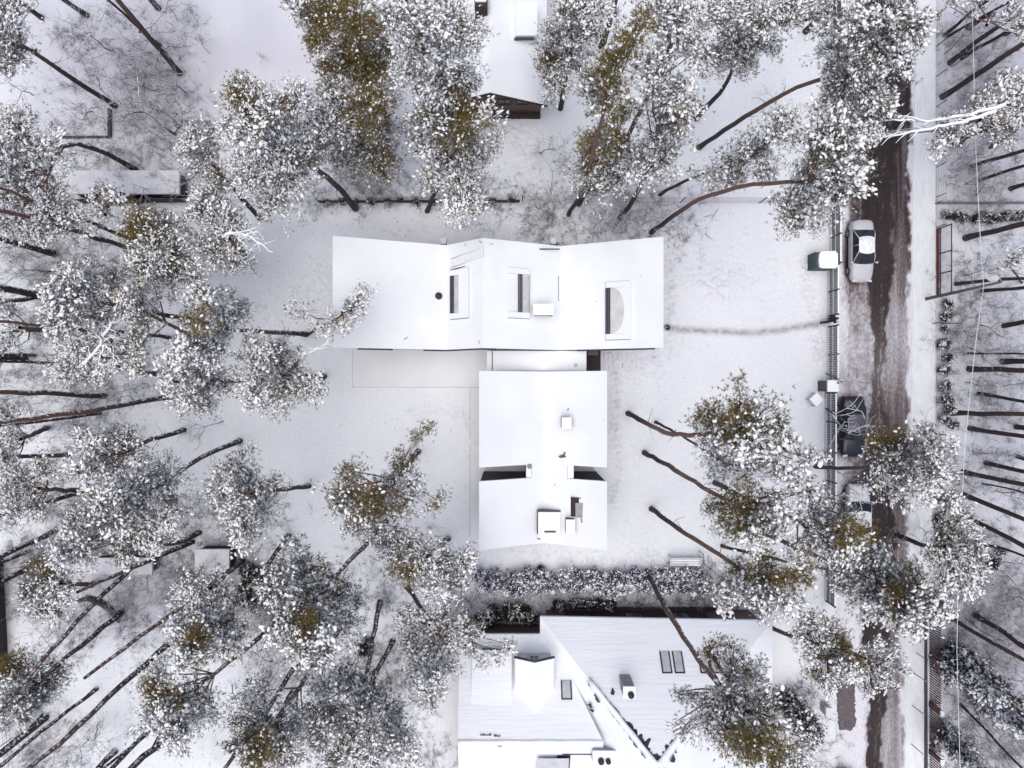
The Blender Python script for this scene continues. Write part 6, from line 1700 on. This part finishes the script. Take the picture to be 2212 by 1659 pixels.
# ------------------------------------------------------------------ cars
def car(name, label, cx, cy, Lh, paint, snow_top=0, front=-1, w=.88, wagon=False, roof_paint=None):
    """sedan lofted from cross sections, nose towards front*Y"""
    o = np.array([cx, cy, .05]); r = empty(name, o, label, 'car')
    f = front; z0 = .05
    # station t (0 nose .. 1 tail): half width factor, belt height
    st = [(0,.62,.58),(.02,.78,.68),(.06,.90,.76),(.12,.96,.82),(.2,.99,.88),(.28,1,.93),(.36,1,.95),(.5,1,.97),(.65,1,.98),(.78,1,1.0),(.88,.98,.99),(.94,.94,.97),(.98,.86,.90),(1,.72,.80)]
    if wagon: st = st[:9] + [(.78,1,1.02),(.9,.99,1.03),(.96,.97,1.0),(.99,.92,.95),(1,.82,.85)]
    prof = [(.90,.22),(.97,.36),(1.0,.55),(.985,.70),(.93,.86),(.80,.97),(.5,1.02),(0,1.04)]
    V = []; nP = len(prof)*2 - 1
    for t, wf, hb in st:
        y = cy + f*(Lh/2 - t*Lh)
        half = [(w*wf*a, z0 + (hb*b if b > .4 else b)) for a, b in prof]
        for a, z in [(-p[0], p[1]) for p in half[:-1]] + half[::-1]: V.append((cx + a, y, z))
    F = []
    for i in range(len(st)-1):
        for j in range(nP-1): F.append((i*nP+j, i*nP+j+1, (i+1)*nP+j+1, (i+1)*nP+j))
    c = MB(o); c.add(V, F, 0, True)
    c.add([V[k] for k in range(nP)], [tuple(range(nP))]); c.add([V[(len(st)-1)*nP+k] for k in range(nP)], [tuple(range(nP-1, -1, -1))])
    body = c.build('body', paint, r)
    # greenhouse
    zb, zt = z0+.93, z0+1.40
    def Y(t): return cy + f*(Lh/2 - t*Lh)
    tb = (.265, .86) if not wagon else (.25, .965)
    tt = (.43, .70) if not wagon else (.40, .90)
    wb, wt = w*.90, w*.66
    def ring(ta, tb_, wd, z, n=6, round_=.12):
        pts = []
        for k in range(-n, n+1):
            x = wd*k/n; pts.append((cx + x, Y(ta + .035*abs(k/n)**2.2), z))
        for k in range(n, -n-1, -1):
            x = wd*k/n; pts.append((cx + x, Y(tb_ - .025*abs(k/n)**2.2), z))
        return pts
    rb, rt = ring(*tb, wb, zb), ring(*tt, wt, zt)
    n = 6; m_ = 2*n+1
    mid = [tuple(np.array(a)*.5 + np.array(b)*.5 + np.array([ (b[0]-cx)*.045, 0, .035])) for a, b in zip(rb, rt)]
    def glassq(i0, i1, nm, shrink=.0, mt=None):
        c = MB(o); vs = []; k = i1 - i0 + 1
        for ringp in (rb, mid, rt): vs += [ringp[i % len(ringp)] for i in range(i0, i1+1)]
        fs = []
        for lv in range(2):
            for i in range(k-1): fs.append((lv*k+i, lv*k+i+1, (lv+1)*k+i+1, (lv+1)*k+i))
        c.add(vs, fs, 0, True); return c.build(nm, mt or M['glass'], r)
    glassq(0, m_-1, 'windscreen'); glassq(m_, 2*m_-1, 'rear_window')
    glassq(m_-1, m_, 'side_window'); glassq(2*m_-1, 2*m_, 'side_window')
    # roof skin, gently domed
    c = MB(o)
    N = 8; vs = []
    for i in range(N+1):
        t = tt[0] - .008 + (tt[1]-tt[0]+.016)*i/N
        for j in range(-4, 5):
            x = wt*1.02*j/4; e = .035*abs(j/4)**2.2*(1 if i == 0 else (-.7 if i == N else 0)); vs.append((cx+x, Y(t+e), zt + .012 + .045*(1-(j/4)**2)*(math.sin(math.pi*i/N)*.7+.3)))
    c.add(vs, [(i*9+j, i*9+j+1, (i+1)*9+j+1, (i+1)*9+j) for i in range(N) for j in range(8)], 0, True)
    c.build('roof', roof_paint or paint, r)
    # pillars
    for sx in (-1, 1):
        i0 = m_-1 if sx > 0 else 0; i1 = m_ if sx > 0 else 2*m_-1
        for i in (i0, i1):
            c = MB(o); c.tube([np.array(rb[i]), np.array(mid[i]), np.array(rt[i])], .035, 5); c.build('pillar', paint, r)
        a = .5*(np.array(rb[i0])+np.array(rb[i1])); b = .5*(np.array(rt[i0])+np.array(rt[i1])); mm = .5*(np.array(mid[i0])+np.array(mid[i1]))
        c = MB(o); c.tube([a, mm, b], .025, 5); c.build('pillar', paint, r)
        c = MB(o); c.obox((cx+sx*(w+.06), Y(.30), z0+.93), (.20, .10, .13), 0); c.build('mirror', paint, r)
        c = MB(o); c.obox((cx+sx*w*.62, Y(.018), z0+.60), (.36, .16, .12), sx*f*.25); c.build('headlight', M['frost'], r)
        c = MB(o); c.obox((cx+sx*w*.66, Y(.992), z0+.74), (.30, .08, .12), 0); c.build('tail_light', mat('tail_red', (.20,.015,.015)), r)
        c = MB(o); c.box(cx+sx*(w*.99) - .005, Y(.62)-.08, z0+.80, cx+sx*(w*.99)+.012, Y(.62)+.08, z0+.83); c.build('door_handle', M['rim'], r)
        for t in (.185, .80):
            c = MB(o); yy = Y(t); x1 = cx+sx*(w-.21); x2 = cx+sx*(w+.012)
            n2 = 20
            c.tube([(x1, yy, .33), (x2-sx*.02, yy, .33), (x2, yy, .33)], [.33, .33, .30], n2); wh = c.build('wheel', M['tyre'], r)
            c = MB(o); c.tube([(x2, yy, .33), (x2+sx*.012, yy, .33)], [.21, .19], 14); c.build('rim', M['rim'], wh)
    c = MB(o); c.tube([(cx, Y(.34), z0+.99), (cx-.25, Y(.315), z0+.985), (cx-.55, Y(.30), z0+.96)], .012, 4); c.tube([(cx+.55, Y(.345), z0+1.0), (cx+.2, Y(.32), z0+.99), (cx-.1, Y(.30), z0+.97)], .012, 4); c.build('wiper', M['tyre'], r)
    c = MB(o); yy = Y(.0); c.box(cx-.26, min(yy, yy+f*.02), z0+.34, cx+.26, max(yy, yy+f*.02), z0+.45); c.build('number_plate', M['fascia'], r)
    if snow_top:
        pass
    return r

def snowy_paint(name, c, lo, hi, sc=3.0, rough=.35, snow=(.80,.82,.86)):
    m = mat(name, c, None, rough=rough, spec=.5)
    return snowy(m, lo, hi, sc, .5, vec=(0, 0, 1), snow=snow)

def cars():
    silver = snowy_paint('silver_paint', (.47,.48,.52), 1.05, 1.6, 2.0, .45)
    silver_roof = snowy_paint('silver_roof', (.55,.55,.57), .75, 1.15, 2.4, .5)
    car('parked_car', 'silver sedan with thin snow on its roof parked along the street railing', 26.30, 10.0, 4.62, silver, roof_paint=silver_roof)
    black = snowy_paint('black_paint', (.022,.022,.034), 1.15, 1.9, 5.0, .3, (.4,.4,.45))
    br = snowy_paint('black_roof_paint', (.07,.07,.10), 1.05, 1.9, 6.0, .4, (.4,.4,.45))
    car('parked_car', 'black car parked under the white limbed leafless tree', 25.60, -3.2, 4.55, black, w=.92, roof_paint=br)
    white = snowy_paint('snowed_paint', (.30,.31,.35), .55, .95, 2.5, .5)
    car('parked_car', 'snow covered car half hidden under the pines below the black one', 26.05, -9.75, 4.4, white, w=.88, front=1)
    car('parked_car', 'dark car cut by the bottom edge beside the snow filled lane', 25.15, -31.55, 4.5, black, w=.9, wagon=True, roof_paint=br)

# ------------------------------------------------------------------ the walker
def person():
    q = W(1781, 693); o = q.copy(); o[2] = .03
    r = empty('person', o, 'person in dark winter clothes walking through the open gate in the street railing', 'person')
    r.rotation_euler = (0, 0, math.radians(8))
    # walks along local +X
    J = [ (a, (r_[0]*1.3, r_[1]*1.3), p_) for a, r_, p_ in [ # (pos, radius, parent)
        ((0,0,.95),(.15,.17),-1), ((.02,0,1.15),(.14,.17),0), ((.05,0,1.35),(.14,.20),1), ((.07,0,1.48),(.09,.10),2), ((.10,0,1.58),(.058,.058),3),
        ((.02,.11,.90),(.10,.10),0), ((.24,.12,.52),(.075,.075),5), ((.22,.12,.13),(.05,.05),6), ((.38,.13,.06),(.045,.045),7),
        ((.0,-.11,.90),(.10,.10),0), ((-.06,-.12,.50),(.075,.075),9), ((-.40,-.12,.20),(.05,.05),10), ((-.30,-.13,.07),(.045,.045),11),
        ((.06,.20,1.42),(.075,.075),2), ((-.10,.27,1.15),(.058,.058),13), ((.02,.28,.93),(.042,.042),14),
        ((.06,-.20,1.42),(.075,.075),2), ((.12,-.28,1.16),(.058,.058),16), ((.36,-.26,1.10),(.036,.036),17)]]
    def skinned(nm, joints, m, parent, loc=None, lv=2):
        me = bpy.data.meshes.new(nm)
        me.from_pydata([j[0] for j in joints], [(j[2], i) for i, j in enumerate(joints) if j[2] >= 0], [])
        ob = link(nm, me, parent)
        sk = ob.modifiers.new('skin', 'SKIN')
        lay = me.skin_vertices[0].data if len(me.skin_vertices) else None
        if lay is None:
            bpy.context.view_layer.objects.active = ob
            bpy.ops.mesh.customdata_skin_add(); lay = me.skin_vertices[0].data
        for i, j in enumerate(joints): lay[i].radius = j[1]; lay[i].use_root = (j[2] < 0)
        sub = ob.modifiers.new('sub', 'SUBSURF'); sub.levels = lv; sub.render_levels = lv
        me.materials.append(m)
        for p in me.polygons: p.use_smooth = True
        return ob
    cloth = mat('black_coat', (.012,.012,.018), (.025,.024,.032), 20, .9)
    skin = mat('skin', (.45,.28,.22))
    body = skinned('body', J, cloth, r)
    # head with face
    hb = np.array([.13, 0, 1.70]); c = MB((0,0,0)); N, Mm = 12, 16; vs = []
    for i in range(N+1):
        th = math.pi*i/N
        for j in range(Mm):
            a = 2*math.pi*j/Mm; x = math.sin(th)*math.cos(a); y = math.sin(th)*math.sin(a); z = math.cos(th)
            k = 1 + (.12 if (x > .85 and abs(z+.05) < .2) else 0) - .12*max(0, -z)
            vs.append((hb[0]+x*.098*k, hb[1]+y*.076*k, hb[2]+z*.118))
    c.add(vs, [(i*Mm+j, i*Mm+(j+1) % Mm, (i+1)*Mm+(j+1) % Mm, (i+1)*Mm+j) for i in range(N) for j in range(Mm)], 0, True)
    hd = c.build('head', skin, r)
    for sy in (-1, 1):
        c = MB((0,0,0)); c.cyl((hb[0]+.088, sy*.03, hb[2]+.002), .009, .012, 8); c.build('eye', M['metal_dark'], hd)
        c = MB((0,0,0)); c.obox((hb[0]-.005, sy*.078, hb[2]-.03), (.03,.014,.06)); c.build('ear', skin, hd)
    c = MB((0,0,0)); c.obox((hb[0]+.082, 0, hb[2]-.058), (.012,.05,.010)); c.build('mouth', mat('lips', (.30,.10,.09)), hd)
    c = MB((0,0,0)); vs = []
    for i in range(7):
        th = .62*math.pi*i/6
        for j in range(Mm):
            a = 2*math.pi*j/Mm; x = math.sin(th)*math.cos(a); y = math.sin(th)*math.sin(a); z = math.cos(th)
            vs.append((hb[0]-.012+x*.108, hb[1]+y*.09, hb[2]+.022+z*.118))
    c.add(vs, [(i*Mm+j, i*Mm+(j+1) % Mm, (i+1)*Mm+(j+1) % Mm, (i+1)*Mm+j) for i in range(6) for j in range(Mm)], 0, True)
    c.build('knitted_hat', cloth, r)
    # hands
    for wrist, d in (((.02,.28,.93),(.08,.0,-1)),((.36,-.26,1.10),(1,.05,-.1))):
        w_ = np.array(wrist); d = unit(np.array(d, float)); s = unit(np.cross(d, np.array([0,1.,0]) if abs(d[2]) > .5 else np.array([0,0,1.])))
        c = MB((0,0,0)); c.tube([w_, w_+d*.05, w_+d*.10], [.026,.036,.032], 8)
        for k in range(4):
            b = w_ + d*.095 + s*(k-1.5)*.017; l = (.062,.074,.070,.054)[k]; up = np.cross(d, s)
            c.tube([b, b+d*l*.5+up*.006, b+d*l*.8+up*.022, b+d*l*.95+up*.04], [.0095,.009,.008,.006], 6)
        tb = w_ + d*.035 + s*-.034; c.tube([tb, tb+d*.03-s*.02, tb+d*.06-s*.022], [.011,.010,.008], 6)
        c.build('hand', skin, r)
    for (x, y, z) in ((.34,.13,.03),(-.28,-.13,.04)):
        c = MB((0,0,0)); c.obox((x, y, z-.02), (.30,.11,.10), 0, 0); c.build('boot', M['tyre'], r)

def main():
    global TREE_FEET
    TREE_FEET = [d['base'] for d in PINES if d.get('base')] + [e[1] for e in EDGE]
    build_setting()
    main_house(); scrap(); neighbour_house(); north_house()
    fences(); cable_and_lamp(); small_things(); cars(); person()
    build_trees(); litter(); undergrowth()
main()
